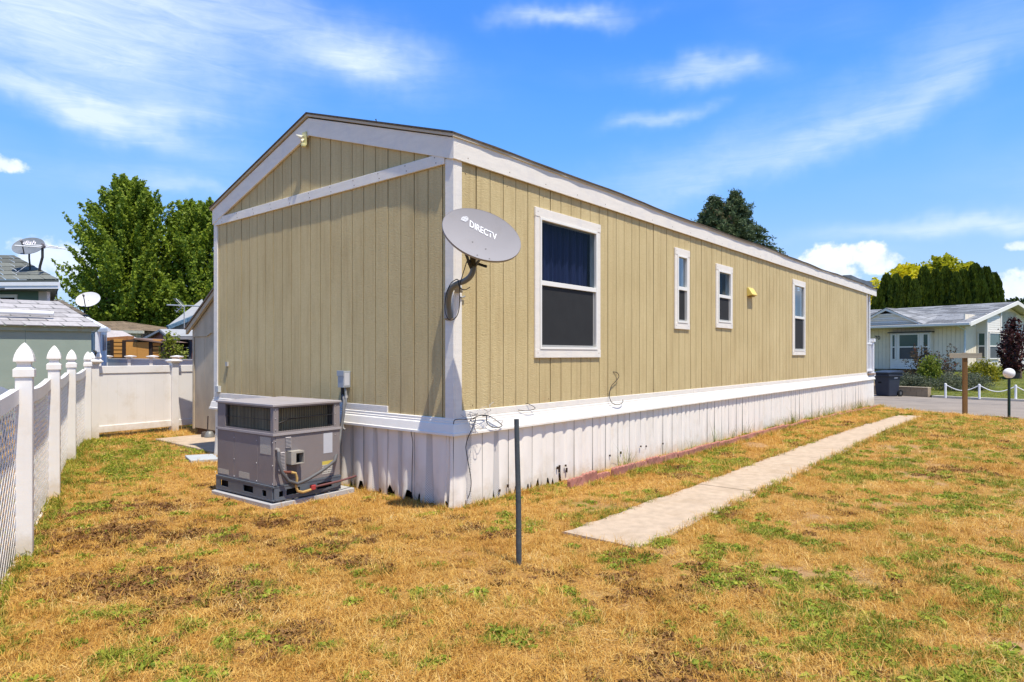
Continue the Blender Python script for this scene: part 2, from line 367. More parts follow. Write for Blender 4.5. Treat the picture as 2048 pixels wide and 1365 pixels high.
def lawn_base():
    xs = np.concatenate([np.arange(-14, -6, .2), np.arange(-6, 8, .08), np.arange(8, 17, .16)])
    ys = np.concatenate([np.arange(-3, 1.5, .3), np.arange(1.5, 13, .08), np.arange(13, 26, .2)])
    X, Y = np.meshgrid(xs, ys); x = X.ravel(); y = Y.ravel()
    rs = road_side(x, y) + (fbm(x, y, 2.5, 3, 2) - .5) * .12
    z = gz(x, y) + (fbm(x, y, 14, 9, 2) - .5) * .012
    z = np.where(rs > 0, z - .05 - .25 * np.minimum(rs, 1), z)
    n = len(xs); m = len(ys); i = (np.arange(m - 1)[:, None] * n + np.arange(n - 1)[None, :]).ravel()
    f = np.stack([i, i + 1, i + n + 1, i + n], 1)
    o = fast_mesh('lawn', np.stack([x, y, z], 1), f, mat_soil(), smooth=True)
    me = o.data
    for nm, v in (('green', green_amt(x, y)), ('brown', brown_amt(x, y)), ('bare', bare_amt(x, y))):
        at = me.attributes.new(nm, 'FLOAT', 'POINT'); at.data.foreach_set('value', np.asarray(v, dtype=np.float32))
    struct(o)
def mat_soil():
    m = bpy.data.materials.new('dry_lawn_soil'); m.use_nodes = True; t = NT(m.node_tree); p = m.node_tree.nodes['Principled BSDF']
    po = t.n('ShaderNodeNewGeometry').outputs['Position']
    at = lambda n: t.n('ShaderNodeAttribute', attribute_name=n).outputs['Fac']
    c = t.mix(t.mapr(t.noise(po, 26, 5, .7), .32, .68), (.24, .11, .03), (.46, .26, .08))
    c = t.mix(t.mapr(t.noise(po, 3, 4), .35, .65), c, t.mix(.5, c, (.52, .31, .10)))
    c = t.mix(t.m('MULTIPLY', at('bare'), .6), c, (.36, .24, .15))
    c = t.mix(t.m('MULTIPLY', at('brown'), .8), c, (.17, .085, .03))
    c = t.mix(t.m('MULTIPLY', at('green'), .65), c, (.17, .18, .03))
    t.put(p.inputs['Base Color'], c); p.inputs['Roughness'].default_value = .95; p.inputs['Specular IOR Level'].default_value = .1
    bn = t.n('ShaderNodeBump'); bn.inputs['Distance'].default_value = .012; t.put(bn.inputs['Height'], t.noise(po, 60, 4, .7)); m.node_tree.links.new(bn.outputs[0], p.inputs['Normal'])
    return m
lawn_base()

g = MB(); g.quad((-4000, -4000, -.34), (4000, -4000, -.34), (4000, 4000, -.34), (-4000, 4000, -.34))
struct(g.build('ground', mat('far_ground', (.13, .12, .06), .95, .3, .02, col2=(.08, .10, .04))))

M_ASPH = mat('worn_asphalt', (.26, .22, .18), .92, .10, 1.2, bump=.003, bscale=140, dirt=(.15, .14, .13), dirt_amt=.5, dscale=.8)
M_TAR = mat('tar_seam', (.10, .095, .09), .8, .1)
# far kerb line of the street (world points) and the road surface in front of it
KERB = [(5.5, 39.2), (14.3, 25.7), (15.37, 23.75), (15.95, 22.75), (17.0, 21.55), (20.0, 17.9), (30, 5.0)]
NEAR = [(2.0, 35.0), (10.7, 19.6), (11.0, 18.9), (11.6, 17.2), (12.0, 15.3), (14.5, 8), (18, -4)]
rd = MB()
for i in range(6):
    for k in range(6):
        t0, t1 = k / 6, (k + 1) / 6
        L = lambda p, q, t: (p[0] * (1 - t) + q[0] * t, p[1] * (1 - t) + q[1] * t, -.105 + .03 * math.sin(math.pi * t))
        rd.quad(L(NEAR[i], KERB[i], t0), L(NEAR[i + 1], KERB[i + 1], t0), L(NEAR[i + 1], KERB[i + 1], t1), L(NEAR[i], KERB[i], t1))
road = rd.build('road', M_ASPH, smooth=True); struct(road)
tar = MB()
def wig(p, q, n=14, w=.03, amp=.08):
    pts = [(p[0] + (q[0] - p[0]) * i / n + random.uniform(-amp, amp), p[1] + (q[1] - p[1]) * i / n + random.uniform(-amp, amp)) for i in range(n + 1)]
    for a_, b_ in zip(pts, pts[1:]):
        tar.quad((a_[0], a_[1] - w, -.069), (b_[0], b_[1] - w, -.069), (b_[0], b_[1] + w, -.069), (a_[0], a_[1] + w, -.069))
wig((12.3, 22.3), (15.2, 19.6)); wig((12.8, 23.6), (14.2, 22.0)); wig((15.5, 18.5), (16.8, 16.4))
struct(tar.build('road_crack_seal', M_TAR))
def kerb(pts, w, z0, z1, name):
    mb = MB()
    for (p, q) in zip(pts, pts[1:]):
        d = Vector((q[0] - p[0], q[1] - p[1], 0)).normalized(); nrm = Vector((-d.y, d.x, 0))
        if nrm.x < 0: nrm = -nrm
        P, Q = Vector((*p, 0)), Vector((*q, 0))
        a, b, c, e = P, Q, Q + nrm * w, P + nrm * w
        mb.add([(v.x, v.y, z) for z in (z0, z1) for v in (a, b, c, e)], [(3, 2, 1, 0), (4, 5, 6, 7), (0, 1, 5, 4), (1, 2, 6, 5), (2, 3, 7, 6), (3, 0, 4, 7)])
    return struct(mb.build(name, mat('pale_kerb', (.52, .48, .40), .9, .08, 3)))
kerb(KERB[2:], .28, -.2, -.03, 'kerb')

# walkway: four slabs butted end to end, running parallel to the home
path = thing('path', None, None, HC, HRZ); struct(path)
b0, b1 = -1.98, -1.28
joints = [-.02, 2.55, 5.35, 8.2, 11.0, 14.4]
for i in range(5):
    a0, a1 = joints[i] + .003, joints[i + 1] - .003
    mb = MB(); n = max(2, int((a1 - a0) / .12)); sl = random.uniform(-.004, .004)
    rows = []
    for k in range(n + 1):
        a = a0 + (a1 - a0) * k / n
        zt = lambda b: .012 - .1 * float(sstep(np.array((a - 8) / 10.5))) + sl
        e0 = random.uniform(-.025, .028); e1 = random.uniform(-.025, .025)
        rows.append([(a, b0 + e0, -.12), (a, b0 + e0 + .004, zt(0) - .006), (a, b0 + e0 + .02, zt(0)), (a, (b0 + b1) / 2, zt(0)), (a, b1 + e1 - .02, zt(0)), (a, b1 + e1 - .004, zt(0) - .006), (a, b1 + e1, -.12)])
    vs = [p for r_ in rows for p in r_]; fs = [(k * 7 + j, k * 7 + j + 1, k * 7 + j + 8, k * 7 + j + 7) for k in range(n) for j in range(6)]
    fs += [tuple(range(7)), tuple(n * 7 + j for j in range(6, -1, -1))]
    mb.add(vs, fs); mb.build('slab', M_CONC, path)

# concrete stoop slab by the neighbouring shed, paver
def poly_slab(name, pts, z0, z1, m, label=None, cat=None):
    mb = MB(); mb.prism(pts, 'z', z0, z1); o = mb.build(name, m, bevel=.006)
    return tag(o, label, cat) if label else struct(o)
poly_slab('concrete_slab', [(-6.05, 11.0), (-4.3, 9.45), (-3.6, 10.2), (-5.3, 11.9)], -.1, .035, M_CONC, 'pale concrete slab in the grass between the beige shed and the home', 'slab')
poly_slab('paver', [(-4.60, 9.12), (-4.30, 8.68), (-3.98, 8.83), (-4.27, 9.26)], -.02, .045, mat('blue_grey_paver', (.40, .43, .45), .9, .07, 6), 'flat blue grey paving stone lying in the grass left of the air conditioner', 'paver')

# ------------------------------------------------------------------ the tan mobile home
home = thing('mobile_home', 'long tan mobile home with vertical siding, white trim and white metal skirting', 'mobile home', HC, HRZ)
W_ = 4.75; LN = 17.54; LE = 18.45; EAVE = 3.53; PEAK = 4.275
WINS = [(1.222, 2.546, 1.424, 3.072), (4.61, 5.117, 1.845, 3.061), (6.145, 6.862, 1.912, 2.985), (10.27, 11.195, 1.448, 3.097)]
TW = .10   # casing width
OPEN = [(a0 + TW, a1 - TW, z0 + TW + .02, z1 - TW) for a0, a1, z0, z1 in WINS]
def cut_rects(x0, x1, z0, z1, holes):
    """rectangle minus holes -> list of rectangles"""
    rs = [(x0, x1, z0, z1)]
    for h0, h1, g0, g1 in holes:
        nx = []
        for r0, r1, s0, s1 in rs:
            if h1 <= r0 or h0 >= r1: nx.append((r0, r1, s0, s1)); continue
            if r0 < h0: nx.append((r0, h0, s0, s1))
            if r1 > h1: nx.append((h1, r1, s0, s1))
            m0, m1 = max(r0, h0), min(r1, h1)
            if s0 < g0: nx.append((m0, m1, s0, g0))
            if s1 > g1: nx.append((m0, m1, g1, s1))
        rs = nx
    return rs
# siding planks, side wall (plane y = 0, outwards is -y); outer face at y=-.006
GW = .0058
gs = [.09] + [.103 + .2035 * k for k in range(1, 87) if .103 + .2035 * k < LN - .12] + [LN - .06]
for g0, g1 in zip(gs, gs[1:]):
    j = random.uniform(-.0018, .0018); gi = gs.index(g0); l_ = GW + (.003 if gi % 6 == 1 else 0) + random.uniform(-.0012, .0012); r__ = GW + (.003 if gi % 6 == 0 else 0)
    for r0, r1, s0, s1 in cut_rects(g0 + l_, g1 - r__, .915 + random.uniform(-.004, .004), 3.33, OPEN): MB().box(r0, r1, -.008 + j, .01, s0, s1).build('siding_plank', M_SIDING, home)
mb = MB()
for r0, r1, s0, s1 in cut_rects(0.01, LN - .02, .55, 3.5, OPEN): mb.box(r0, r1, .010, .05, s0, s1)
mb.build('side_wall_sheathing', M_GROOVE, home)
# siding planks, end wall (plane x = 0, outwards is -x)
ge = [.085] + [.14 + .2035 * k for k in range(0, 23) if .14 + .2035 * k < W_ - .11] + [W_ - .085]
ztop = lambda b: (EAVE + (PEAK - EAVE) * (1 - abs(b - W_ / 2) / (W_ / 2))) - .19
for g0, g1 in zip(ge, ge[1:]):
    if g1 - g0 < .03: continue
    j = random.uniform(-.0015, .0015)
    low = .825 if g1 < 1.0 else .93
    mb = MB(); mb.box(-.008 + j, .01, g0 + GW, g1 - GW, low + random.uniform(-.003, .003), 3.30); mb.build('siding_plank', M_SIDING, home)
    p = [(g0 + GW, 3.36), (g1 - GW, 3.36), (g1 - GW, max(3.37, ztop(g1))), (g0 + GW, max(3.37, ztop(g0)))]
    if g0 < W_ / 2 < g1: p = p[:3] + [(W_ / 2, ztop(W_ / 2))] + p[3:]
    if max(ztop(g0), ztop(g1)) > 3.38:
        mb = MB(); mb.prism([(b, z) for b, z in p], 'x', -.008 + j, .01); mb.build('gable_plank', M_SIDING, home)
mb = MB(); mb.prism([(.02, .55), (W_ - .02, .55), (W_ - .02, 3.5), (W_ / 2, PEAK - .06), (.02, 3.5)], 'x', .010, .05); mb.build('end_wall_sheathing', M_GROOVE, home)
mb = MB(); mb.box(LN - .05, LN, .06, W_ - .05, .55, 3.5); mb.box(.05, LN - .05, W_ - .05, W_, .55, 3.5)
mb.box(.02, LE, .06, W_ - .02, .80, .84); mb.build('rear_walls', M_SIDING, home)
# gable drop cable mark: thin string down the gable
# corner boards
def board(name, x0, x1, y0, y1, z0, z1, m=M_TRIM, bev=.003): return MB().box(x0, x1, y0, y1, z0, z1).build(name, m, home, bevel=bev)
board('corner_board', -.022, -.001, -.022, .092, .83, 3.325)
board('corner_board', -.0005, .093, -.0225, -.0005, .83, 3.325)
board('corner_board', -.022, .0, W_ - .085, W_ + .02, .83, 3.325)
board('corner_board', LN - .055, LN + .02, -.022, 0, .93, 3.325)
# band across the gable
board('gable_band', -.034, -.009, .0935, W_ - .012, 3.275, 3.383)
# rake boards and fascias
def rake(sgn):
    e = (0 - .026 if sgn < 0 else W_ + .026); zb = lambda b: EAVE - .02 + (PEAK - .03 - EAVE + .02) * (1 - abs(b - W_ / 2) / (W_ / 2))
    mb = MB(); mid = W_ / 2 + sgn * .0008
    mb.prism([(e, zb(e)), (mid, zb(mid)), (mid, zb(mid) - .205), (e, zb(e) - .205)], 'x', -.040, -.012)
    return mb.build('rake_board', M_TRIM, home, bevel=.003)
rake(-1); rake(1)
board('fascia', -.040, LE + .30, -.043, -.0235, 3.30, 3.515)
board('fascia', -.012, LE + .30, W_ + .002, W_ + .025, 3.30, 3.515)
nl = MB()
for k in range(11): b = .2 + k * .43; nl.box(-.0365, -.033, b, b + .009, 3.30, 3.309); nl.box(-.0365, -.033, b + .02, b + .029, 3.355, 3.364)
for k in range(30): a = .15 + k * .62; nl.box(a, a + .008, -.0455, -.042, 3.34, 3.348); nl.box(a, a + .008, -.0105, -.0075, 3.2, 3.208); nl.box(a + .1, a + .108, -.0105, -.0075, .96, .968)
for (a0_, a1_, z0_, z1_) in WINS:
    for z in (z0_ + .05, z1_ - .05):
        for a in (a0_ + .04, a1_ - .05): nl.box(a, a + .007, -.0365, -.033, z, z + .007)
tag(nl.build('nail_heads', mat('rusty_nail', (.13, .07, .035), .8), home), kind='stuff')
# roof: sheathing edge, drip edge and shingle slabs with a slightly uneven rim
slope = (PEAK - EAVE) / (W_ / 2)
for sgn in (0, 1):
    def Y(b): return b if sgn == 0 else W_ - b
    mb = MB(); n = 62; x0, x1 = -.062, LE + .32; top = []; bot = []
    for lay, (off, th, nm, mm, ov) in enumerate([(0, .026, 'drip_edge', M_DRIP, 0), (.0265, .016, 'shingle_roof', M_ROOFEDGE, .012)]):
        mb = MB(); rows = []
        for k in range(n + 1):
            x = x0 - ov + (x1 - x0 + 2 * ov) * k / n
            sag = .010 * math.sin(x * .9) + .006 * math.sin(x * 2.3 + 1)
            eb = -.058 - ov + (random.uniform(-.006, .006) if lay else 0)
            row = []
            for b in (eb, W_ / 2):
                z = EAVE - .015 + (b) * slope + off + sag * (1 if b < 0 else .5) + (random.uniform(-.003, .003) if lay else 0)
                row += [(x, Y(b), z), (x, Y(b), z + th)]
            rows.append(row)
        vs = [p for r_ in rows for p in r_]
        fs = []
        for k in range(n):
            o = k * 4; q = o + 4
            fs += [(o, q, q + 1, o + 1), (o + 2, o + 3, q + 3, q + 2), (o + 1, q + 1, q + 3, o + 3), (o, o + 2, q + 2, q)]
        fs += [(0, 1, 3, 2), (n * 4, n * 4 + 2, n * 4 + 3, n * 4 + 1)]
        mb.add(vs, fs); mb.build(nm, mm, home)
# belt: flat board, lip, sloping cap (profile: outwards offset, z)
def belt_profile(sgn_out):
    return [(0, .80), (.018, .80), (.018, .775), (.030, .77), (.045, .712), (.054, .708), (.054, .693), (.0, .693)]
prof = [(0.0, .855), (.020, .855), (.026, .848), (.026, .826), (.034, .822), (.034, .806), (.044, .798), (.060, .722), (.068, .716), (.068, .694), (.0, .694)]
def belt():
    # mitred around the near corner: side (y = -o) and end (x = -o)
    mb = MB(); n = len(prof)
    A = [(LE, -o, z) for o, z in prof]; Bc = [(-o, -o, z) for o, z in prof]; Cc = [(-o, W_ + o, z) for o, z in prof]; D = [(1.5, W_ + o, z) for o, z in prof]
    mb.add(A + Bc, [(i, i + n, (i + 1) % n + n, (i + 1) % n) for i in range(n)] + [tuple(range(n))]); o1 = mb.build('side_belt_rail', M_TRIMSM, home)
    mb = MB(); mb.add(Bc + Cc, [(i, i + n, (i + 1) % n + n, (i + 1) % n) for i in range(n)]); mb.build('end_belt_rail', M_TRIMSM, home)
    mb = MB(); mb.add(Cc + D, [(i, i + n, (i + 1) % n + n, (i + 1) % n) for i in range(n)] + [tuple(range(2 * n - 1, n - 1, -1))]); mb.build('rear_belt_rail', M_TRIMSM, home)
belt()
board('belt_board', .0935, 5.27, -.0165, .012, .857, .922); board('belt_board', 5.275, LN + .02, -.0165, .012, .857, .922)
board('belt_board', -.017, .012, .951, W_ + .015, .857, .925)

# windows
M_CURT = mat('navy_curtain', (.040, .038, .125), .9, .2, 4, stretch=(5, 5, .4), col2=(.055, .065, .17))
M_CURT2 = mat('teal_curtain', (.045, .09, .115), .9, .3, 8, stretch=(10, 10, .4), col2=(.10, .19, .23))
def window(i, a0, a1, z0, z1, mid):
    w = MB()     # casing boards, head a touch longer
    y0, y1 = -.030, -.0085
    w.box(a0, a1, y0 - .004, y1, z1 - TW, z1); w.box(a0, a1, y0 - .003, y1, z0, z0 + TW * .95)
    w.box(a0 + .002, a0 + TW - .018, y0, y1, z0 + TW * .95, z1 - TW); w.box(a1 - TW + .018, a1 - .002, y0, y1, z0 + TW * .95, z1 - TW)
    wo = w.build('window', M_TRIM, home, bevel=.003)
    f = MB(); i0, i1, j0, j1 = a0 + TW - .018, a1 - TW + .018, z0 + TW * .95, z1 - TW; t = .028
    fy0, fy1 = -.040, .060
    f.box(i0, i0 + t, fy0, fy1, j0, j1); f.box(i1 - t, i1, fy0, fy1, j0, j1); f.box(i0 + t, i1 - t, fy0, fy1, j1 - t, j1); f.box(i0 + t, i1 - t, fy0, fy1, j0, j0 + t * .9)
    f.box(i0 + t, i1 - t, -.034, .03, mid - .026, mid + .026)
    f.build('frame', M_WINF, wo, bevel=.002)
    p = MB(); p.quad((i0 + t, -.006, mid + .026), (i1 - t, -.006, mid + .026), (i1 - t, -.006, j1 - t), (i0 + t, -.006, j1 - t)); p.build('upper_pane', M_GLASS, wo)
    p = MB(); p.quad((i0 + t, .022, j0 + t), (i1 - t, .022, j0 + t), (i1 - t, .022, mid - .026), (i0 + t, .022, mid - .026)); p.build('lower_pane', M_GLASS, wo)
    s = MB(); k0, k1 = i0 + t, i1 - t - .045; m0, m1 = j0 + t + .02, mid - .03
    s.box(k0, k1 + .012, -.020, -.012, m0 - .02, m0); s.box(k1, k1 + .012, -.020, -.012, m0, m1)
    s.build('screen_frame', M_METALG, wo)
    s = MB(); s.quad((k0, -.015, m0), (k1, -.015, m0), (k1, -.015, m1), (k0, -.015, m1)); s.build('screen', M_SCREEN, wo)
    # curtain: pleated cloth just inside
    n = 60; vs = []; cb = mid - .1 if i == 0 else j0
    for k in range(n + 1):
        x = i0 + (i1 - i0) * k / n; yy = .13 + .018 * math.sin(k * .8) + .010 * math.sin(k * 2.3 + i)
        vs += [(x, yy, cb), (x, yy, j1 + .05)]
    c = MB(); c.add(vs, [(2 * k, 2 * k + 2, 2 * k + 3, 2 * k + 1) for k in range(n)]); c.build('curtain', M_CURT if i == 0 else M_CURT2, wo, smooth=True)
for i, (q, mid) in enumerate(zip(WINS, (2.252, 2.462, 2.452, 2.278))): window(i, *q, mid)

# skirting panels with shallow ribs, buckled towards the ground, rusty torn lower edge
def perf_mat():
    m = bpy.data.materials.new('perforated_strip'); m.use_nodes = True; t = NT(m.node_tree); p = m.node_tree.nodes['Principled BSDF']
    co = t.n('ShaderNodeTexCoord').outputs['UV']; sp = t.n('ShaderNodeSeparateXYZ'); m.node_tree.links.new(co, sp.inputs[0])
    u, v = sp.outputs[0], sp.outputs[1]
    s = lambda e: t.m('ABSOLUTE', t.m('SINE', t.m('MULTIPLY', e, math.pi / .013)))
    k = t.m('MULTIPLY', s(t.m('ADD', u, t.m('MULTIPLY', v, .55))), s(t.m('SUBTRACT', u, t.m('MULTIPLY', v, .55))))
    c = t.mix(t.mapr(k, .42, .62), (.74, .71, .67), (.24, .22, .20)); t.put(p.inputs['Base Color'], c); p.inputs['Roughness'].default_value = .5
    return m
M_PERF = perf_mat()
def skirt_panel(s0, s1, side, perf, near, idx):
    rr = random.Random(idx * 13 + (5 if side == 's' else 0)); nc = 22; zs = [0, .02, .05, .09, .14, .2, .3, .42, .55, .70]
    base = .012; vs = []; cut = []
    ph = rr.uniform(0, 6); torn = near
    colz = []; hole = 0
    for c in range(nc + 1):
        if torn and rr.random() < .13 and hole <= 0: hole = rr.randint(1, 3); hd = rr.uniform(.045, .12) * near
        zz = -.012 + (rr.uniform(0, .012) if torn else 0) + (.012 * torn)
        if hole > 0: zz += hd * rr.uniform(.6, 1.1); hole -= 1
        colz.append(zz)
    colz[-1] = colz[0] = min(colz[0], .01)
    for c in range(nc + 1):
        t = c / nc; s = s0 + (s1 - s0) * t
        # rib profile: seam lip, broad bulge, sunk perforated strip, broad bulge
        prof_ = .013 * abs(math.sin(2 * math.pi * t)) ** .6
        if .42 < t < .58: prof_ = -.006
        if t < .03: prof_ = .004
        gnd = -.1 * float(sstep(np.array((s - 8) / 10.5))) if side == 's' else 0
        for r_, z in enumerate(zs):
            zz = max(z, colz[c]) if r_ else colz[c]
            bk = (1 - z / .7)
            buck = (.020 * bk * math.sin(t * 9.2 + ph) + .012 * bk * bk * math.sin(t * 17 + ph * 2 + z * 5)) * (1 if side == 'e' else .55)
            o = base + prof_ + buck * (1 if .05 < t < .97 else .3)
            zw = zz + gnd * bk
            vs.append((s, -o, zw) if side == 's' else (-o, s, zw))
    m = len(zs)
    for part_i, (nm, mt) in enumerate((('skirting_panel', M_SKIRT), ('perforated_strip', M_PERF))):
        cols = [c for c in range(nc) if (.42 <= (c + .5) / nc <= .58) == (part_i == 1)]
        if part_i == 1 and not perf: mt = M_SKIRT
        mb = MB(); 
        fs = [(c * m + r_, (c + 1) * m + r_, (c + 1) * m + r_ + 1, c * m + r_ + 1) for c in cols for r_ in range(m - 1)
              if not (vs[c * m + r_ + 1][2] - vs[c * m + r_][2] < 1e-5 and vs[(c + 1) * m + r_ + 1][2] - vs[(c + 1) * m + r_][2] < 1e-5)]
        used = sorted({i for f in fs for i in f}); mp = {u: k for k, u in enumerate(used)}
        if part_i == 0:
            mb.add([vs[i] for i in used], [tuple(mp[i] for i in f) for f in fs]); par = mb.build(nm, mt, home, smooth=False); own = par
        else:
            mb.add([vs[i] for i in used], [tuple(mp[i] for i in f) for f in fs]); own = mb.build(nm if perf else 'centre_rib', mt, par)
            uv = own.data.uv_layers.new(name='UVMap')
            for li, l in enumerate(own.data.loops):
                co = own.data.vertices[l.vertex_index].co; uv.data[li].uv = ((co.x if side == 's' else co.y), co.z)
        for p_ in own.data.polygons: p_.use_smooth = True
        own.data.set_sharp_from_angle(angle=R(50))
SE = [-.012, .082, .538, .946, 1.354, 1.76, 2.17, 2.58, 2.98, 3.39, 3.80, 4.20, 4.74]
for i, (p, q) in enumerate(zip(SE, SE[1:])):
    skirt_panel(p + .0004, q - .0004, 'e', i in (1, 2, 3, 4), 1.0, i)
s = -.012; i = 0
while s < LE - .05:
    e = min(LE, s + (.40 if s < 2 else .30 if i % 5 else .36))
    skirt_panel(s + .0004, e - .0004, 's', i < 2, 1.0 if s < 1.7 else .18 if s < 4.5 else 0, i + 40); s = e; i += 1
# near-black block painting the crawl space shade behind the skirting and an end closure beyond
mb = MB(); mb.box(.07, LE - .05, .07, W_ - .07, -.3, .70); mb.build('crawl_space_shade', M_DARK, home)
mb = MB(); mb.box(LE - .02, LE, -.02, W_, -.2, .70); mb.box(0, LE, W_ - .02, W_ + .01, -.2, .70); mb.build('rear_skirting', M_SKIRT, home)
mb = MB(); mb.tube([(.56, 0, 0), (.55, 0, .2)], .004, 4)
# small rusty holes low on the side skirting
for a, z, h in ((1.62, .16, .03), (1.66, .12, .08), (1.78, .17, .02), (1.80, .10, .05), (2.75, .17, .02), (3.02, .17, .03), (3.55, .2, .02), (3.7, .185, .02), (4.2, .17, .02), (.62, .07, .02), (.75, .09, .03)):
    mb = MB(); mb.add([(a - .009, -.047, z), (a + .007, -.047, z - .004), (a + .010, -.047, z + h), (a - .006, -.047, z + h * .9), (a - .009, -.03, z), (a + .007, -.03, z), (a + .010, -.03, z + h), (a - .006, -.03, z + h)],
                      [(0, 1, 2, 3), (0, 4, 5, 1), (1, 5, 6, 2), (2, 6, 7, 3), (3, 7, 4, 0)]); mb.build('rust_spot', M_RUST, home)

# porch at the far end: deck rail post, white post, hanging part of the roof
mb = MB(); mb.box(LN + .62, LN + .72, .04, .14, .86, 3.32); mb.build('porch_post', M_WHITE, home)
mb = MB(); mb.box(LN + .78, LN + .88, -.04, .06, .84, 1.86); mb.box(LN + .75, LN + .91, -.07, .09, 1.86, 1.96); mb.box(LN + .75, LN + .91, -.07, .09, .80, .90); mb.build('railing_post', M_WHITE, home)
mb = MB(); mb.box(LN + .02, LN + .78, 0, .05, 1.78, 1.83); mb.box(LN + .02, LN + .78, 0, .05, .95, 1.0)
for k in range(6): mb.box(LN + .10 + k * .115, LN + .13 + k * .115, .01, .04, 1.0, 1.78)
mb.build('porch_railing', M_WHITE, home)
mb = MB(); mb.box(LN, LE + .02, -.075, W_, .845, .88); mb.build('porch_deck', mat('brown_deck', (.25, .16, .10), .8), home)

# vent hood with yellow weathered plastic, drip stain below
vh = MB(); vh.add([(7.60, -.012, 2.545), (7.86, -.012, 2.545), (7.86, -.012, 2.70), (7.60, -.012, 2.70), (7.60, -.11, 2.575), (7.86, -.11, 2.575), (7.86, -.035, 2.70), (7.60, -.035, 2.70), (7.60, -.11, 2.56), (7.86, -.11, 2.56)],
             [(3, 2, 6, 7), (7, 6, 5, 4), (4, 5, 9, 8), (8, 9, 1, 0), (0, 3, 7, 4, 8), (1, 9, 5, 6, 2)])
vo = vh.build('vent_hood', M_YEL, home, bevel=.004)
MB().box(7.66, 7.80, -.085, -.015, 2.53, 2.546).build('damper_flap', mat('brown_plastic', (.35, .2, .05), .6), vo)
fl = MB(); fl.lathe([(.010, -.02), (.03, -.018), (.034, .0), (.03, .02), (.01, .022)], 12, (-.062, W_ / 2 + .055, 3.93))
fl.box(-.055, -.041, W_ / 2 + .02, W_ / 2 + .10, 3.93, 4.09); flo = fl.build('outdoor_light_fixture', mat('cream_yellow_plastic', (.66, .62, .30), .5, .08, 20), home, smooth=True)
f2 = MB(); f2.tube([(-.07, W_ / 2 + .06, 4.02), (-.085, W_ / 2 + .12, 4.045), (-.09, W_ / 2 + .17, 4.07)], [.022, .016, .006], 8); f2.tube([(-.06, W_ / 2 + .06, 4.0), (-.09, W_ / 2 + .06, 3.97)], [.012, .018], 8); f2.build('lamp_holder', mat('cream_plastic', (.75, .70, .52), .5), flo)
MB().tube([(-.045, 1.11, 3.93), (-.06, 1.085, 3.925), (-.06, 1.08, 3.90)], .005, 5).build('cable_hook', M_BLACK, home)
# little plates low on the end wall
MB().box(-.03, -.008, 4.36, 4.42, 1.30, 1.36).build('outlet_cover', mat('grey_plate', (.42, .40, .36), .6), home)
MB().box(-.05, -.008, 4.58, 4.68, .935, 1.02).build('service_box', mat('pale_grey_plate', (.52, .53, .52), .6), home)

# ------------------------------------------------------------------ things on and around the home (built in the home's frame)
def settle(root, a, b, z=0):
    """root made at the home's origin: move it to its own base, keep the children where they are"""
    root.location = HC + HU * a + HV * b + Vector((0, 0, z))
    for c in list(root.children): c.location = (-a, -b, -z)
    return root
def hthing(name, label, cat, group=None): return thing(name, label, cat, HC, HRZ, group)
def grid_lines_mat(name, base, ink, sx, sz, dens=.5, yellow=None):
    """printed sticker: rows of small illegible print"""
    m = bpy.data.materials.new(name); m.use_nodes = True; t = NT(m.node_tree); p = m.node_tree.nodes['Principled BSDF']
    co = t.n('ShaderNodeTexCoord').outputs['Generated']; sp = t.n('ShaderNodeSeparateXYZ'); m.node_tree.links.new(co, sp.inputs[0])
    u = t.m('ADD', sp.outputs[0], sp.outputs[1]); v = sp.outputs[2]
    row = t.m('GREATER_THAN', t.m('FRACT', t.m('MULTIPLY', v, sz)), .45)
    wd = t.m('GREATER_THAN', t.noise(t.comb(t.m('MULTIPLY', u, sx), t.m('FLOOR', t.m('MULTIPLY', v, sz)), 0), 1.0, 1), 1 - dens)
    k = t.m('MULTIPLY', t.m('MULTIPLY', row, wd), .75)
    c = t.mix(k, base, ink)
    if yellow: c = t.mix(t.m('GREATER_THAN', v, .72), c, yellow)
    t.put(p.inputs['Base Color'], c); p.inputs['Roughness'].default_value = .5; return m
M_STK = grid_lines_mat('sticker_print', (.50, .48, .42), (.15, .14, .13), 40, 16)
M_STK2 = grid_lines_mat('sticker_pale_print', (.55, .56, .60), (.42, .43, .47), 30, 26)
M_STK3 = grid_lines_mat('sticker_warning', (.55, .54, .50), (.10, .10, .10), 22, 6, .55, (.62, .50, .10))
M_ACG = mat('taupe_grey_metal', (.235, .205, .20), .55, .07, 2.5, dirt=(.33, .29, .26), dirt_amt=.25, dscale=3, bump=.0006, bscale=12)
M_ACL = mat('pale_grey_metal', (.36, .33, .33), .45, .05, 3, dirt=(.28, .22, .17), dirt_amt=.4, dscale=5)
M_SKID = mat('blue_grey_rail', (.125, .145, .175), .5, .12, 6, metal=.2)
M_COIL = mat('brown_coil_fins', (.27, .23, .14), .8, .3, 5, stretch=(1, 1, .2), col2=(.36, .32, .21))
M_WIRE = mat('dark_wire', (.035, .033, .03), .5, .1)
M_HOSE = mat('grey_conduit', (.11, .11, .115), .5, .08, 10)
M_GREYB = mat('blue_grey_enamel', (.30, .33, .36), .45, .05, 6, dirt=(.4, .36, .3), dirt_amt=.3)

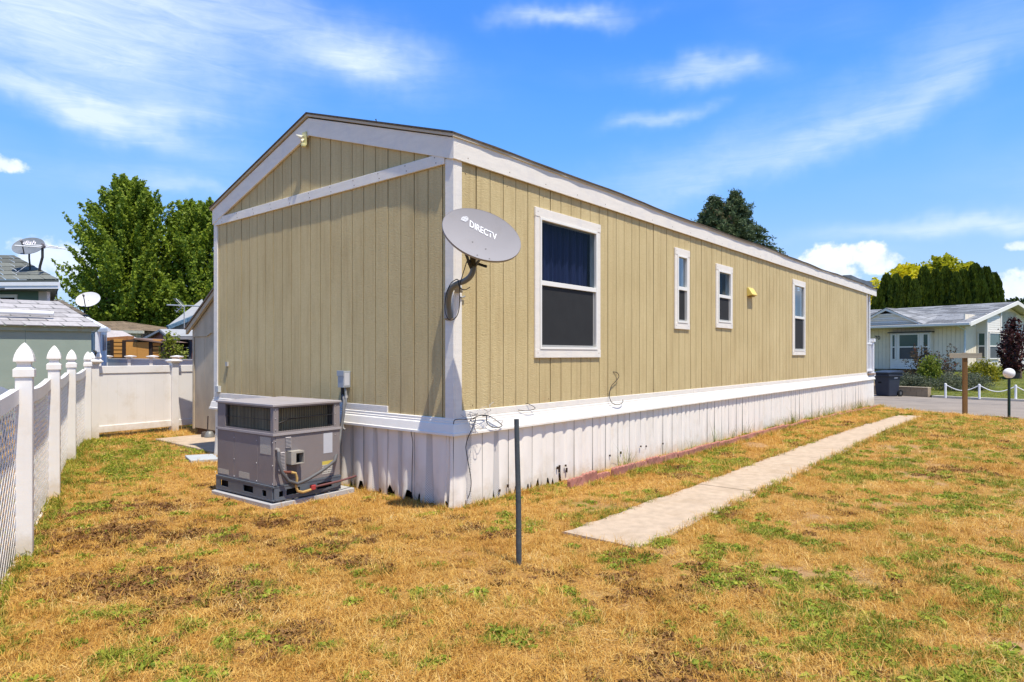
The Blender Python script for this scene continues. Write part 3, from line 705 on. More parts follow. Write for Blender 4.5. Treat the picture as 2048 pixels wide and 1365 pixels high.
def ac_unit():
    t = hthing('air_conditioner', 'large boxy taupe grey air conditioner with wire grilles against the tan end wall', 'air conditioner')
    x0, x1, y0, y1 = -1.08, -.31, 1.33, 2.36
    # skid rails with fork openings
    def rail(pts, axis, c0, c1, holes, out):
        mb = MB()
        for r0, r1, s0, s1 in cut_rects(c0, c1, .075, .19, holes):
            if axis == 'y': mb.box(out, out + .012, r0, r1, s0, s1)
            else: mb.box(r0, r1, out, out + .012, s0, s1)
        return mb
    fr = [(1.43, 1.50, .095, .155), (1.66, 1.84, .10, .165), (2.12, 2.28, .10, .165), (2.36, 2.41, .095, .155)]
    rl = rail(0, 'y', y0, y1, fr, x0 - .015).build('base_rail', M_SKID, t)
    rr = rail(0, 'x', x0 - .002, x1, [(-1.03, -.985, .095, .15), (-.95, -.80, .10, .16), (-.60, -.42, .10, .16)], y0 - .015).build('base_rail', M_SKID, t)
    MB().box(x0 + .03, x1 - .02, y0 + .03, y1 - .03, .05, .19).build('base_pan', M_DARK, t)
    mb = MB(); mb.box(x0 - .018, x0 + .03, y0 - .018, y1, .19, .205); mb.box(x0, x1, y0 - .018, y0 + .03, .19, .205); mb.box(x0 - .018, x0 + .01, y0 - .018, y1, .062, .075); mb.box(x0, x1, y0 - .018, y0 + .01, .062, .075); mb.build('base_flange', M_SKID, t)
    # lower body panels
    MB().box(x0, x0 + .02, y0 + .002, 1.60, .206, .682).build('side_panel', M_ACG, t, bevel=.003)
    MB().box(x0, x0 + .02, 1.603, 2.03, .206, .682).build('access_panel', M_ACG, t, bevel=.003)
    MB().box(x0, x0 + .02, 2.033, y1, .206, .682).build('side_panel', M_ACG, t, bevel=.003)
    MB().box(x0 + .021, x1, y0, y0 + .02, .206, .682).build('front_panel', M_ACG, t, bevel=.003)
    MB().box(x0 + .02, x1, y1 - .02, y1, .2, .97).build('back_panel', M_ACG, t); MB().box(x1 - .02, x1, y0 + .02, y1 - .02, .2, .97).build('back_panel', M_ACG, t)
    mb = MB(); mb.box(x0 - .012, x0 + .01, y0 - .012, y1 + .004, .683, .705); mb.box(x0 + .01, x1 + .01, y0 - .012, y0 + .01, .683, .705); mb.build('divider_rail', M_ACL, t)
    # upper section: corner posts and top
    for a_, b_, c_, d_ in ((x0, x0 + .055, y0 + .001, y0 + .055), (x0, x0 + .03, 2.205, y1), (x1 - .075, x1, y0, y0 + .03)):
        MB().box(a_, b_, c_, d_, .705, .962).build('corner_post', M_ACG, t, bevel=.002)
    mb = MB(); mb.box(x0, x0 + .03, y0 + .05, 2.21, .705, .722); mb.box(x0, x0 + .03, y0 + .05, 2.21, .948, .962); mb.box(x0 + .05, x1 - .07, y0, y0 + .03, .705, .722); mb.box(x0 + .05, x1 - .07, y0, y0 + .03, .948, .962); mb.build('grille_surround', M_ACG, t)
    tp = MB(); tp.add([(x0 - .015, y0 - .015, .962), (x1 + .01, y0 - .015, .962), (x1 + .01, y1 + .01, .962), (x0 - .015, y1 + .01, .962), (x0 - .015, y0 - .015, .982), (x1 + .01, y0 - .015, .982), (x1 + .01, y1 + .01, .982), (x0 - .015, y1 + .01, .982),
                  ((x0 + x1) / 2, (y0 + y1) / 2, .985)], [(3, 2, 1, 0), (0, 1, 5, 4), (1, 2, 6, 5), (2, 3, 7, 6), (3, 0, 4, 7), (4, 5, 8), (5, 6, 8), (6, 7, 8), (7, 4, 8)])
    tp.build('top_cover', M_ACL, t, bevel=.002)
    # coil behind the wires
    mb = MB(); n = 60
    for k in range(n):
        y = y0 + .06 + (2.2 - y0 - .06) * k / n; mb.box(x0 + .045, x0 + .052, y, y + .009, .72, .95)
    mb.box(x0 + .05, x0 + .06, y0 + .05, 2.2, .71, .955); mb.build('condenser_coil', M_COIL, t)
    mb = MB(); n = 36
    for k in range(n):
        x = x0 + .07 + (x1 - .08 - x0 - .07) * k / n; mb.box(x, x + .008, y0 + .10, y0 + .108, .72, .95)
    mb.box(x0 + .06, x1 - .08, y0 + .108, y0 + .115, .71, .955); mb.build('condenser_coil', M_COIL, t)
    for side in (0, 1):
        mb = MB()
        if side == 0:
            for k in range(33): y = y0 + .06 + k * .0255; mb.box(x0 + .006, x0 + .009, y, y + .003, .715, .955)
            for z in (.735, .83, .94): mb.box(x0 + .003, x0 + .006, y0 + .05, 2.21, z, z + .004)
        else:
            for k in range(24): x = x0 + .06 + k * .0255; mb.box(x, x + .003, y0 + .006, y0 + .009, .715, .955)
            for z in (.735, .84, .94): mb.box(x0 + .05, x1 - .07, y0 + .003, y0 + .006, z, z + .004)
        mb.build('wire_grille', M_WIRE, t)
    mb = MB(); mb.tube([(x0 + .07, y0 + .05, .79), (x0 + .2, y0 + .045, .83), (x1 - .1, y0 + .045, .845)], .007, 6); mb.build('coil_pipe', M_WIRE, t)
    # louvres
    for (la, lb, lz0, lz1, n) in ((-.955, -.895, .56, .665, 8), (-1.03, -.965, .345, .525, 13)):
        mb = MB()
        for k in range(n):
            z = lz0 + (lz1 - lz0) * k / n; h = (lz1 - lz0) / n
            mb.add([(la, y0 - .001, z), (lb, y0 - .001, z), (lb, y0 - .001, z + h * .8), (la, y0 - .001, z + h * .8), (la, y0 - .014, z + h * .1), (lb, y0 - .014, z + h * .1)], [(0, 1, 5, 4), (4, 5, 2, 3), (0, 4, 3), (1, 2, 5)])
        mb.build('louvre', M_ACL, t)
    # flue box
    fb = MB(); a0, a1, z0, z1, d = -.945, -.80, .40, .525, .085
    fb.box(a0, a0 + .006, y0 - d, y0, z0, z1); fb.box(a0, a1, y0 - d, y0, z1 - .006, z1); fb.box(a0, a1, y0 - d, y0, z0, z0 + .006); fb.box(a0 + .006, a0 + .055, y0 - d, y0 - d + .006, z0 + .006, z1 - .006); fb.box(a1 - .006, a1, y0 - d, y0, z0 + .006, z1 - .006); fb.box(a0 + .055, a1 - .006, y0 - d, y0 - d + .006, z1 - .02, z1 - .006)
    fo = fb.build('flue_box', mat('flue_metal', (.34, .32, .28), .5, .1, 8), t); MB().box(a0 + .01, a1 - .008, y0 - .012, y0 - .002, z0 + .01, z1 - .01).build('flue_opening', M_DARK, fo)
    MB().box(-.93, -.83, y0 - .004, y0 - .0005, .25, .39).build('dark_plate', mat('dark_taupe', (.14, .12, .11), .6), t)  # thin dark taupe rectangle just below the flue box
    # stickers
    def st(n, ax, c0, c1, z0, z1, m):
        (MB().box(x0 - .002, x0 - .0003, c0, c1, z0, z1) if ax == 'y' else MB().box(c0, c1, y0 - .002, y0 - .0003, z0, z1)).build(n, m, t)
    st('label_sticker', 'y', 1.375, 1.555, .50, .665, M_STK); st('label_sticker', 'y', 2.14, 2.34, .225, .275, M_STK); st('label_sticker', 'y', 1.75, 1.94, .225, .285, M_STK)
    st('label_sticker', 'x', -.515, -.405, .45, .655, M_STK2); st('label_sticker', 'x', -.53, -.40, .24, .37, M_STK3)
    # screws
    sc_ = MB()
    for y in (1.345, 1.62, 2.03, 2.4):
        for z in (.225, .40, .62): sc_.lathe([(.006, 0), (.004, .004)], 6, (0, 0, 0)); sc_.v[-12:] = [(x0 - .001 - p[2], y + p[0], z + p[1]) for p in sc_.v[-12:]]
    for x in (-1.06, -.37):
        for z in (.74, .85, .93, .63): sc_.lathe([(.006, 0), (.004, .004)], 6, (0, 0, 0)); sc_.v[-12:] = [(x + p[0], y0 - .001 - p[2], z + p[1]) for p in sc_.v[-12:]]
    tag(sc_.build('screws', mat('steel', (.55, .55, .55), .35, metal=.6), t), kind='stuff')
    # gas line: elbow, tan flexible pipe, red valve and pipe
    g1 = MB().tube([(-1.0, y0 + .01, .335), (-.975, y0 - .04, .33), (-.93, y0 - .06, .325)], .014, 8).build('gas_elbow', mat('rusty_fitting', (.16, .05, .03), .6), t, smooth=True)
    MB().tube([(-.93, y0 - .06, .325), (-.885, y0 - .065, .31), (-.868, y0 - .065, .26), (-.878, y0 - .065, .18), (-.862, y0 - .065, .135), (-.80, y0 - .06, .112), (-.705, y0 - .055, .12)], .013, 8).build('gas_hose', mat('tan_flexible_pipe', (.50, .33, .12), .45, .15, 40), t, smooth=True)
    MB().box(-.705, -.655, y0 - .075, y0 - .035, .115, .165).build('gas_valve', mat('red_valve', (.38, .05, .05), .5), t, bevel=.006)
    MB().tube([(-.66, y0 - .055, .14), (-.36, y0 - .05, .15), (-.1, y0 - .0, .16)], .011, 8).build('gas_pipe', mat('maroon_pipe', (.16, .07, .07), .6), t, smooth=True)
    MB().tube([(-1.05, y0 + .01, .555), (-1.05, y0 - .035, .555), (-1.05, y0 - .04, .53)], .016, 8).build('conduit_elbow', mat('grey_fitting', (.32, .29, .26), .5), t, smooth=True)
    settle(t, -1.08, 1.33); t.rotation_euler.z += R(2.5)
    return t
ac_unit()
pad = tag(MB().box(-.04, .95, -.03, 1.06, -.08, .045).build('concrete_pad', M_CONCG, bevel=.006), 'thin grey concrete pad under the air conditioner', 'pad'); pad.location = HC + HU * -1.09 + HV * 1.33; pad.rotation_euler = (0, 0, HRZ + R(2.5))

def disconnect():
    t = hthing('electrical_disconnect_box', 'small blue grey electrical box on the tan end wall with two conduits below', 'electrical box')
    MB().box(-.105, -.012, 1.588, 1.695, 1.098, 1.278).build('enclosure', M_GREYB, t, bevel=.003)
    MB().box(-.112, -.104, 1.580, 1.703, 1.225, 1.284).build('cover', M_GREYB, t, bevel=.002)
    MB().box(-.095, -.03, 1.585, 1.5885, 1.12, 1.26).build('label_sticker', M_STK2, t)
    MB().tube([(-.065, 1.665, 1.1), (-.065, 1.66, .95)], .018, 10).build('conduit_fitting', M_BLACK, t, smooth=True)
    MB().tube([(-.06, 1.665, 1.02), (-.09, 1.60, .95), (-.13, 1.555, .805), (-.18, 1.53, .647), (-.24, 1.47, .543), (-.32, 1.40, .432), (-.42, 1.30, .37), (-.50, 1.262, .345), (-.60, 1.26, .295), (-.76, 1.262, .232), (-.87, 1.262, .208), (-.965, 1.26, .25), (-1.03, 1.265, .34), (-1.062, 1.27, .46), (-1.05, 1.29, .535)], .0165, 10).build('flexible_conduit', M_HOSE, t, smooth=True)
    MB().tube([(-.06, 1.62, 1.1), (-.06, 1.60, 1.0), (-.075, 1.585, .945), (-.085, 1.61, .84), (-.095, 1.63, .74), (-.10, 1.60, .655), (-.09, 1.58, .64)], .012, 8).build('conduit', mat('mid_grey_conduit', (.22, .22, .22), .5), t, smooth=True)
    MB().tube([(-.06, 1.60, 1.01), (-.06, 1.60, .985)], .018, 8).build('fitting', mat('bright_fitting', (.45, .43, .40), .4), t, smooth=True)
    settle(t, -.05, 1.64, 1.09)
disconnect()

def big_dish():
    c = Vector((-.2567, 5.55, 2.489)); w = Vector((.9298, .0832, -.3585)).normalized(); h = Vector((.0299, .4683, .883)); h = (h - w * h.dot(w)).normalized(); n = w.cross(h)
    t = thing('satellite_dish', 'large grey oval satellite dish with white lettering mounted on the corner of the tan home', 'satellite dish', (-.49, 6.07, 1.86))
    inv = Matrix.Translation(-t.location); p, q = .346, .251; K = .035
    def pt(x, y, off=0):
        return c + w * x + h * y + n * (K * ((x / p) ** 2 + (y / q) ** 2 - 1) + off)
    M_DISH = mat('grey_dish_paint', (.30, .285, .29), .8, .04, 3, spec=.12, dirt=(.24, .22, .21), dirt_amt=.3, dscale=6); M_DBACK = mat('dark_dish_back', (.06, .06, .06), .6)
    nr, na = 14, 72; vs = []
    for i in range(nr + 1):
        for k in range(na):
            a = 2 * math.pi * k / na; r = i / nr; vs.append(pt(p * r * math.cos(a), q * r * math.sin(a)))
    fs = [(i * na + k, i * na + (k + 1) % na, (i + 1) * na + (k + 1) % na, (i + 1) * na + k) for i in range(nr) for k in range(na)]
    mb = MB(); mb.add([inv @ v for v in vs], fs)
    rim = [];
    for off, sc_ in ((0, 1), (.002, 1.012), (-.006, 1.02), (-.024, 1.012)):
        for k in range(na):
            a = 2 * math.pi * k / na; rim.append(inv @ (c + w * p * sc_ * math.cos(a) + h * q * sc_ * math.sin(a) + n * off))
    mb.add(rim, [(i * na + k, i * na + (k + 1) % na, (i + 1) * na + (k + 1) % na, (i + 1) * na + k) for i in range(3) for k in range(na)])
    ob = mb.build('reflector', M_DISH, t, smooth=True)
    bk = MB(); vs = []
    for i in range(nr + 1):
        for k in range(na):
            a = 2 * math.pi * k / na; r = i / nr; vs.append(inv @ pt(p * r * math.cos(a) * 1.008, q * r * math.sin(a) * 1.008, -.022))
    bk.add(vs, fs); bk.build('reflector_back', M_DBACK, t, smooth=True)
    M_PRINT = mat('white_print', (.80, .80, .82), .5, .01)
    # lettering laid on the curved face
    me = text_mesh('lettering', 'DIRECTV', .1, M_PRINT, t, Matrix.Identity(4), bold=.0014, ext=0)
    xs = [v.co.x for v in me.data.vertices]; ys = [v.co.y for v in me.data.vertices]
    sx = .262 / (max(xs) - min(xs)); sy = .066 / (max(ys) - min(ys)); mx, my = (max(xs) + min(xs)) / 2, (max(ys) + min(ys)) / 2
    bm = bmesh.new(); bm.from_mesh(me.data); bmesh.ops.triangulate(bm, faces=bm.faces); bmesh.ops.subdivide_edges(bm, edges=[e for e in bm.edges if e.calc_length() > .015], cuts=2); bm.to_mesh(me.data); bm.free()
    for v in me.data.vertices:
        x, y = (v.co.x - mx) * sx, (v.co.y - my) * sy
        X = -.004 + x * .993 - y * .30; Y = .066 - x * .116 + y * .96
        v.co = inv @ pt(X, Y, .0035)
    # globe mark: a disc cut by curved bands
    gm = MB(); gc = (-.187, .098); gr = .031
    for k in range(5):
        for (e0, e1) in ((-.86 + .38 * k, -.86 + .38 * k + .24),):
            top = []; bot = []
            for j in range(13):
                u_ = -1 + 2 * j / 12
                f = lambda e: e + .16 * (1 - u_ * u_) * (1 if k % 2 == 0 else .8) - .10 * u_
                lim = math.sqrt(max(0, 1 - u_ * u_)); a1 = max(-lim, min(lim, f(e0))); a2 = max(-lim, min(lim, f(e1)))
                for L_, vv in ((bot, a1), (top, a2)): L_.append(inv @ pt(gc[0] + gr * u_ + vv * gr * .16, gc[1] + gr * vv + u_ * gr * .17, .0035))
            gm.add(bot + top, [(j, j + 1, j + 14, j + 13) for j in range(12)])
    gm.build('globe_mark', M_PRINT, t)
    for X, Y in ((-.051, -.092), (.075, -.113), (.029, -.222), (.135, -.212)):
        q_ = inv @ pt(X, Y, .003); b_ = MB(); b_.tube([q_ - n * .006, q_ + n * .0], .007, 8); b_.build('bolt', mat('dish_bolt', (.16, .15, .15), .6), t)
    # bracket, curved mast, wall plates, cable
    P = lambda px, py, d: Vector(((px - 1024) / 1297 * d, d, 1.458 + (710 - py) / 1297 * d)) - t.location
    mb = MB(); a_ = inv @ pt(.0, -.12, -.03)
    mb.bar(inv @ pt(-.10, -.15, -.045), inv @ pt(.12, -.17, -.045), .035, .03); mb.bar(inv @ pt(-.05, -.05, -.06), P(946, 533, 5.75), .05, .06); mb.bar(inv @ pt(-.08, -.20, -.04), P(940, 530, 5.74), .02, .02)
    mb.bar(inv @ pt(.06, -.215, -.04), P(952, 531, 5.74), .02, .02); mb.bar(P(938, 522, 5.68), P(944, 536, 5.74), .03, .04); mb.bar(P(955, 528, 5.66), P(974, 534, 5.66), .018, .022)
    mb.build('bracket', mat('black_bracket', (.03, .03, .03), .5), t, bevel=.003)
    M_MAST = mat('grey_green_mast', (.16, .16, .14), .5, .1, 5)
    ctrl = [P(901, 637, 6.10), P(897, 612, 6.05), P(898, 592, 5.98), P(904, 576, 5.92), P(915, 568, 5.86), P(928, 563, 5.80), P(938, 556, 5.76), P(945, 545, 5.74), P(947, 528, 5.74)]
    pts = []
    for i in range(len(ctrl) - 1):
        p0, p1, p2, p3 = ctrl[max(i - 1, 0)], ctrl[i], ctrl[i + 1], ctrl[min(i + 2, len(ctrl) - 1)]
        for k in range(4):
            s_ = k / 4; pts.append(.5 * ((2 * p1) + (p2 - p0) * s_ + (2 * p0 - 5 * p1 + 4 * p2 - p3) * s_ ** 2 + (3 * p1 - p0 - 3 * p2 + p3) * s_ ** 3))
    MB().tube(pts + [ctrl[-1]], .026, 14).build('mast', M_MAST, t, smooth=True)
    HL = lambda a, b, z: HC + HU * a + HV * b + Vector((0, 0, z)) - t.location
    mb = MB(); f = [HL(-.026, b, z) for b, z in ((.015, 1.78), (.075, 1.78), (.075, 2.10), (.015, 2.10))]; f2 = [HL(-.060, b, z) for b, z in ((.02, 1.80), (.07, 1.80), (.07, 2.05), (.02, 2.05))]
    mb.add(f + f2, [(0, 1, 2, 3), (4, 5, 6, 7), (0, 4, 5, 1), (1, 5, 6, 2), (2, 6, 7, 3), (3, 7, 4, 0)]); mb.build('wall_foot', mat('grey_mount', (.22, .22, .23), .5), t, bevel=.006)
    mb = MB(); mb.bar(HL(.05, -.026, 2.06), P(912, 572, 5.90), .07, .03); mb.bar(HL(.07, -.028, 2.0), HL(.13, -.028, 2.02), .02, .015); mb.build('side_brace', mat('grey_mount2', (.24, .24, .23), .5), t, bevel=.006)
    cab = [P(937, 514, 5.66), P(930, 535, 5.64), P(921, 565, 5.66), P(919, 580, 5.68), P(919, 610, 5.8), P(915, 630, 5.9), P(906, 640, 6.0), P(896, 638, 6.0), P(890, 620, 6.0), P(892, 590, 5.95), P(900, 570, 5.9), P(908, 562, 5.84), P(916, 560, 5.8), P(919, 575, 5.78), P(930, 580, 5.8), P(941, 574, 5.85)]
    pp = []
    for i in range(len(cab) - 1):
        p0, p1, p2, p3 = cab[max(i - 1, 0)], cab[i], cab[i + 1], cab[min(i + 2, len(cab) - 1)]
        for k in range(5):
            s_ = k / 5; pp.append(.5 * ((2 * p1) + (p2 - p0) * s_ + (2 * p0 - 5 * p1 + 4 * p2 - p3) * s_ ** 2 + (3 * p1 - p0 - 3 * p2 + p3) * s_ ** 3))
    MB().tube(pp, .0042, 6).build('cable', M_BLACK, t, smooth=True)
big_dish()

def spline(ctrl, n=5):
    ctrl = [Vector(c) for c in ctrl]; pp = []
    for i in range(len(ctrl) - 1):
        p0, p1, p2, p3 = ctrl[max(i - 1, 0)], ctrl[i], ctrl[i + 1], ctrl[min(i + 2, len(ctrl) - 1)]
        for k in range(n):
            s_ = k / n; pp.append(.5 * ((2 * p1) + (p2 - p0) * s_ + (2 * p0 - 5 * p1 + 4 * p2 - p3) * s_ ** 2 + (3 * p1 - p0 - 3 * p2 + p3) * s_ ** 3))
    return pp + [ctrl[-1]]
def hcable(label, ctrl, r, name='cable', m=None):
    mb = MB(); c0 = Vector(ctrl[0]); mb.tube([p - c0 for p in spline(ctrl)], r, 6)
    o = mb.build(name, m or M_BLACK, smooth=True); o.location = HC + HU * c0.x + HV * c0.y + Vector((0, 0, c0.z)); o.rotation_euler = (0, 0, HRZ)
    return tag(o, label, 'cable')
hcable('black cable curled in a hook on the tan wall right of the large window', [(2.87, -.01, 1.238), (2.944, -.03, 1.225), (2.968, -.04, 1.172), (2.882, -.03, 1.104), (2.802, -.03, 1.06), (2.742, -.04, .979), (2.73, -.05, .906), (2.782, -.06, .841), (2.903, -.07, .817), (3.006, -.07, .839), (3.035, -.06, .874)], .0045)
hcable('short thin black cable end poking out above the white rail below the large window', [(.93, -.03, .876), (1.03, -.05, .862), (1.12, -.06, .866), (1.18, -.06, .885), (1.10, -.03, .93), (1.08, -.01, .935)], .0035)
hcable('long black wire hanging from the home corner down over the white skirting', [(-.03, -.03, .80), (-.035, -.05, .845), (.03, -.06, .850), (.12, -.06, .842), (.22, -.075, .84), (.19, -.09, .80), (.15, -.10, .75), (.105, -.09, .67), (.082, -.085, .60), (.09, -.08, .54), (.125, -.075, .42), (.168, -.07, .25), (.155, -.07, .15), (.121, -.07, .085)], .0042)
hcable('loop of black cable resting on the white rail right of the corner', [(.35, -.05, .855), (.385, -.07, .855), (.377, -.08, .82), (.39, -.08, .781), (.447, -.085, .745), (.544, -.085, .728), (.610, -.08, .742), (.563, -.08, .778), (.47, -.075, .83), (.40, -.06, .86), (.30, -.05, .86), (.22, -.05, .845)], .0045)
hcable('thin dark wire running down a seam of the white skirting left of the corner', [(-.08, .512, .70), (-.055, .515, .60), (-.05, .52, .52), (-.045, .534, .36), (-.045, .538, .2), (-.045, .54, .02)], .004)
tw = MB(); rr = random.Random(5)
for k in range(11):
    a = rr.uniform(.02, .45); z = rr.uniform(.79, .90); p = [(a, -rr.uniform(.05, .09), z)]
    for j in range(5): p.append((p[-1][0] + rr.uniform(-.045, .075), -rr.uniform(.06, .14), p[-1][2] + rr.uniform(-.05, .035)))
    tw.tube(spline(p, 3), [.0028] * (len(p) * 3 - 2), 4)
tw.v = [(x - .2, y, z - .86) for x, y, z in tw.v]
o = tw.build('dry_twigs', mat('grey_twig', (.42, .40, .37), .8, .1)); tag(o, 'tangle of thin dry grey twigs clinging to the white rail beside the home corner', 'twigs'); o.location = HC + HU * .2 + Vector((0, 0, .86)); o.rotation_euler = (0, 0, HRZ)

# steel stake in front
o = MB().tube([(0, 0, -.1), (-.004, 0, .45), (-.0175, 0, 1.013)], [.0205, .019, .017], 16).build('metal_pole', mat('weathered_blue_grey_steel', (.075, .09, .10), .5, .2, 30, metal=.3, bump=.0015, bscale=50, dirt=(.16, .16, .15), dirt_amt=.6, dscale=14), smooth=True)
o.location = (.0486, 4.5, gz(.0486, 4.5)); tag(o, 'short dark grey metal pole standing in the dry grass in front of the home corner', 'pole')

# scalloped red edging blocks along the skirting
M_RED = mat('faded_red_concrete', (.38, .165, .125), .9, .16, 9, bump=.003, bscale=110, dirt=(.50, .26, .21), dirt_amt=.6, dscale=7)
def edging_mesh(seed, broken=False):
    rr = random.Random(seed); L_ = .285; n = 4; top = []; H0 = .125
    for k in range(n):
        for j in range(6):
            a = math.pi * (1 - j / 5); top.append((k * L_ / n + L_ / n / 2 + math.cos(a) * L_ / n / 2 * .98, H0 - .03 + math.sin(a) * .032 + rr.uniform(-.002, .002)))
    pts = [(0, -.06)] + top + [(L_, -.06)]
    if broken: pts = [(p[0], p[1] - (.035 if .12 < p[0] < .25 else 0)) for p in pts]
    mb = MB(); nn = len(pts)
    vs = [(x, -.022, z) for x, z in pts] + [(x, .022, z) for x, z in pts]
    mb.add(vs, [(0, i, i + 1) for i in range(1, nn - 1)] + [(nn, nn + i + 1, nn + i) for i in range(1, nn - 1)] + [(i, i + nn, (i + 1) % nn + nn, (i + 1) % nn) for i in range(nn)])
    return mb
protos = [edging_mesh(k).build('edging_block', M_RED).data for k in range(3)]
for o in list(COL.objects):
    if o.name.startswith('edging_block'): bpy.data.objects.remove(o)
a = 1.46; k = 0
while a < 17.7:
    o = bpy.data.objects.new('edging_block', protos[k % 3]); COL.objects.link(o)
    dz = -.018 + random.uniform(-.014, .012) - (.03 if 2.0 < a < 2.3 else 0); b = -.31 + random.uniform(-.012, .012) + (.02 if k in (1, 2) else 0)
    o.location = HC + HU * a + HV * b + Vector((0, 0, dz - .1 * float(sstep(np.array((a - 8) / 10.5))) - .001 * k)); o.rotation_euler = (random.uniform(-.12, .12), random.uniform(-.03, .03), HRZ + random.uniform(-.05, .05))
    lab = 'faded red scalloped concrete edging block in the row along the white skirting'
    if k == 0: lab = 'cracked red scalloped edging block at the near end of the row along the skirting'
    if k == 1: lab = 'red scalloped edging block second from the near end of the row along the skirting'
    if k == 2: lab = 'low sunken red scalloped edging block, third from the near end of the row'
    tag(o, lab, 'edging block', 'edging blocks along the skirting'); a += .287 + random.uniform(0, .012); k += 1

# ------------------------------------------------------------------ left side: vinyl fences
def P(px, py, d):
    """world point at depth d seen at photo pixel (px, py); used only to write down real positions"""
    return Vector(((px - 1024) / 1297 * d, d, 1.458 + (710 - py) / 1297 * d))
FP = [(-2.30, 2.55), (-3.51, 4.67), (-4.70, 6.66), (-6.03, 8.88), (-7.16, 10.95), (-8.52, 13.15), (-9.75, 15.3)]
fence = thing('lattice_fence', 'white vinyl lattice fence with pointed post caps along the left of the yard', 'fence', (-3.51, 4.67, 0)); F0 = Vector((-3.51, 4.67, 0))
fdir = Vector((-.508, .861, 0)).normalized(); fang = math.atan2(fdir.y, fdir.x)
cap_prof = [(.066, 0), (.074, .004), (.074, .055), (.060, .066), (.050, .072), (.047, .090), (.052, .108), (.072, .113), (.071, .128), (.064, .158), (.051, .188), (.034, .214), (.016, .236), (.002, .248)]
pm = MB().sqlathe([(.0505, -.25), (.0505, 1.315)], rot=fang).build('post', M_VINYL, fence, bevel=.004); cm = MB().sqlathe([(r * .84, z) for r, z in cap_prof], rot=fang).build('post_cap', M_VINYL, pm)
pm.data.name = 'post'; first = True
for i, (x, y) in enumerate(FP):
    if i == 0: continue
    if first: o, c = pm, cm; first = False
    else: o = pm.copy(); COL.objects.link(o); o.parent = fence; c = cm.copy(); COL.objects.link(c); c.parent = o
    o.location = Vector((x, y, 0)) - F0 + Vector((0, 0, [0, 0, .01, -.01, -.025, -.02, 0][i])); c.location = (0, 0, 1.30 - .003 * i)
lat_n = 0
for i in range(len(FP) - 1):
    p, q = Vector((*FP[i], 0)), Vector((*FP[i + 1], 0)); d = (q - p); L = d.length - .12; d.normalize(); base = p + d * .06 - F0; nrm = Vector((-d.y, d.x, 0))
    def T(s_, off, z): return base + d * s_ + nrm * (off + .048) + Vector((0, 0, z))
    top = lambda s_: 1.215 - .045 * math.sin(math.pi * s_ / L)
    for nm, hh, zf in (('top_rail', .105, top), ('bottom_rail', .05, lambda s_: .005)):
        mb = MB(); n = 14; vs = []
        for k in range(n + 1):
            s_ = L * k / n; z = zf(s_)
            vs += [T(s_, -.025, z - hh), T(s_, .025, z - hh), T(s_, .025, z), T(s_, -.025, z)]
        fs = [(4 * k + j, 4 * k + (j + 1) % 4, 4 * k + 4 + (j + 1) % 4, 4 * k + 4 + j) for k in range(n) for j in range(4)] + [(0, 1, 2, 3), (4 * n + 3, 4 * n + 2, 4 * n + 1, 4 * n)]
        mb.add(vs, fs); mb.build(nm, M_VINYL, fence)
    if i > 4: continue
    for fam in (0, 1):      # diagonal slats
        z0 = .0; u0 = -1.1
        off = -.0035 if fam == 0 else .0035
        while u0 < L:
            a0, a1 = max(0, u0), min(L, u0 + 1.14)
            zA = z0 + (a0 - u0); zB = z0 + (a1 - u0)
            if a1 - a0 > .05:
                if fam: zA, zB = 1.14 - (a0 - u0), 1.14 - (a1 - u0)
                mx = top(a0) - .07; zA = min(zA, top(a0) - .06); zB = min(zB, top(a1) - .06)
                if abs(zA - zB) > .03:
                    mb = MB(); mb.bar(T(a0, off, zA), T(a1, off, zB), .0022, .034, up=(0, 0, 1)); lat_n += 1
                    mb.v = [tuple(v) for v in mb.v]
                    mb.build('lattice_slat', M_VINYL, fence)
            u0 += .104
# solid panel fence across the yard's far end
pf = thing('privacy_fence', 'solid white vinyl panel fence with flat capped posts left of the beige shed', 'fence', (-7.22, 11.19, 0)); O2 = Vector((-7.22, 11.19, 0))
A, B_, C_ = Vector((-7.22, 11.19, 0)), Vector((-6.44, 12.35, 0)), Vector((-6.20, 12.75, 0))
pang = math.atan2((B_ - A).y, (B_ - A).x)
for k, pt_ in enumerate((A, B_)):
    po = MB().sqlathe([(.0635, -.2), (.0635, 1.285)], rot=pang).build('post', M_VINYL, pf, bevel=.004); po.location = pt_ - O2
    cp = MB().sqlathe([(.064, 1.285), (.068, 1.30), (.095, 1.325), (.110, 1.335), (.110, 1.352), (.085, 1.362), (.02, 1.378)], rot=pang).build('post_cap', M_VINYL, po)
for p, q in ((A, B_), (B_, C_ + Vector((.05, .08, 0)))):
    d = q - p; L = d.length - .10; d.normalize(); b0_ = p + d * .06 - O2
    n = max(1, int(L / .15))
    for k in range(n):
        mb = MB(); mb.bar(b0_ + d * (L * k / n + .0003) + Vector((0, 0, .68)), b0_ + d * (L * (k + 1) / n - .0003) + Vector((0, 0, .68)), .022, 1.0); mb.build('panel_board', M_VINYL, pf)
    mb = MB(); mb.bar(b0_ + Vector((0, 0, 1.195)), b0_ + d * L + Vector((0, 0, 1.195)), .05, .13); mb.build('top_rail', M_VINYL, pf, bevel=.005)
    mb = MB(); mb.bar(b0_ + Vector((0, 0, .16)), b0_ + d * L + Vector((0, 0, .16)), .05, .12); mb.build('bottom_rail', M_VINYL, pf, bevel=.005)
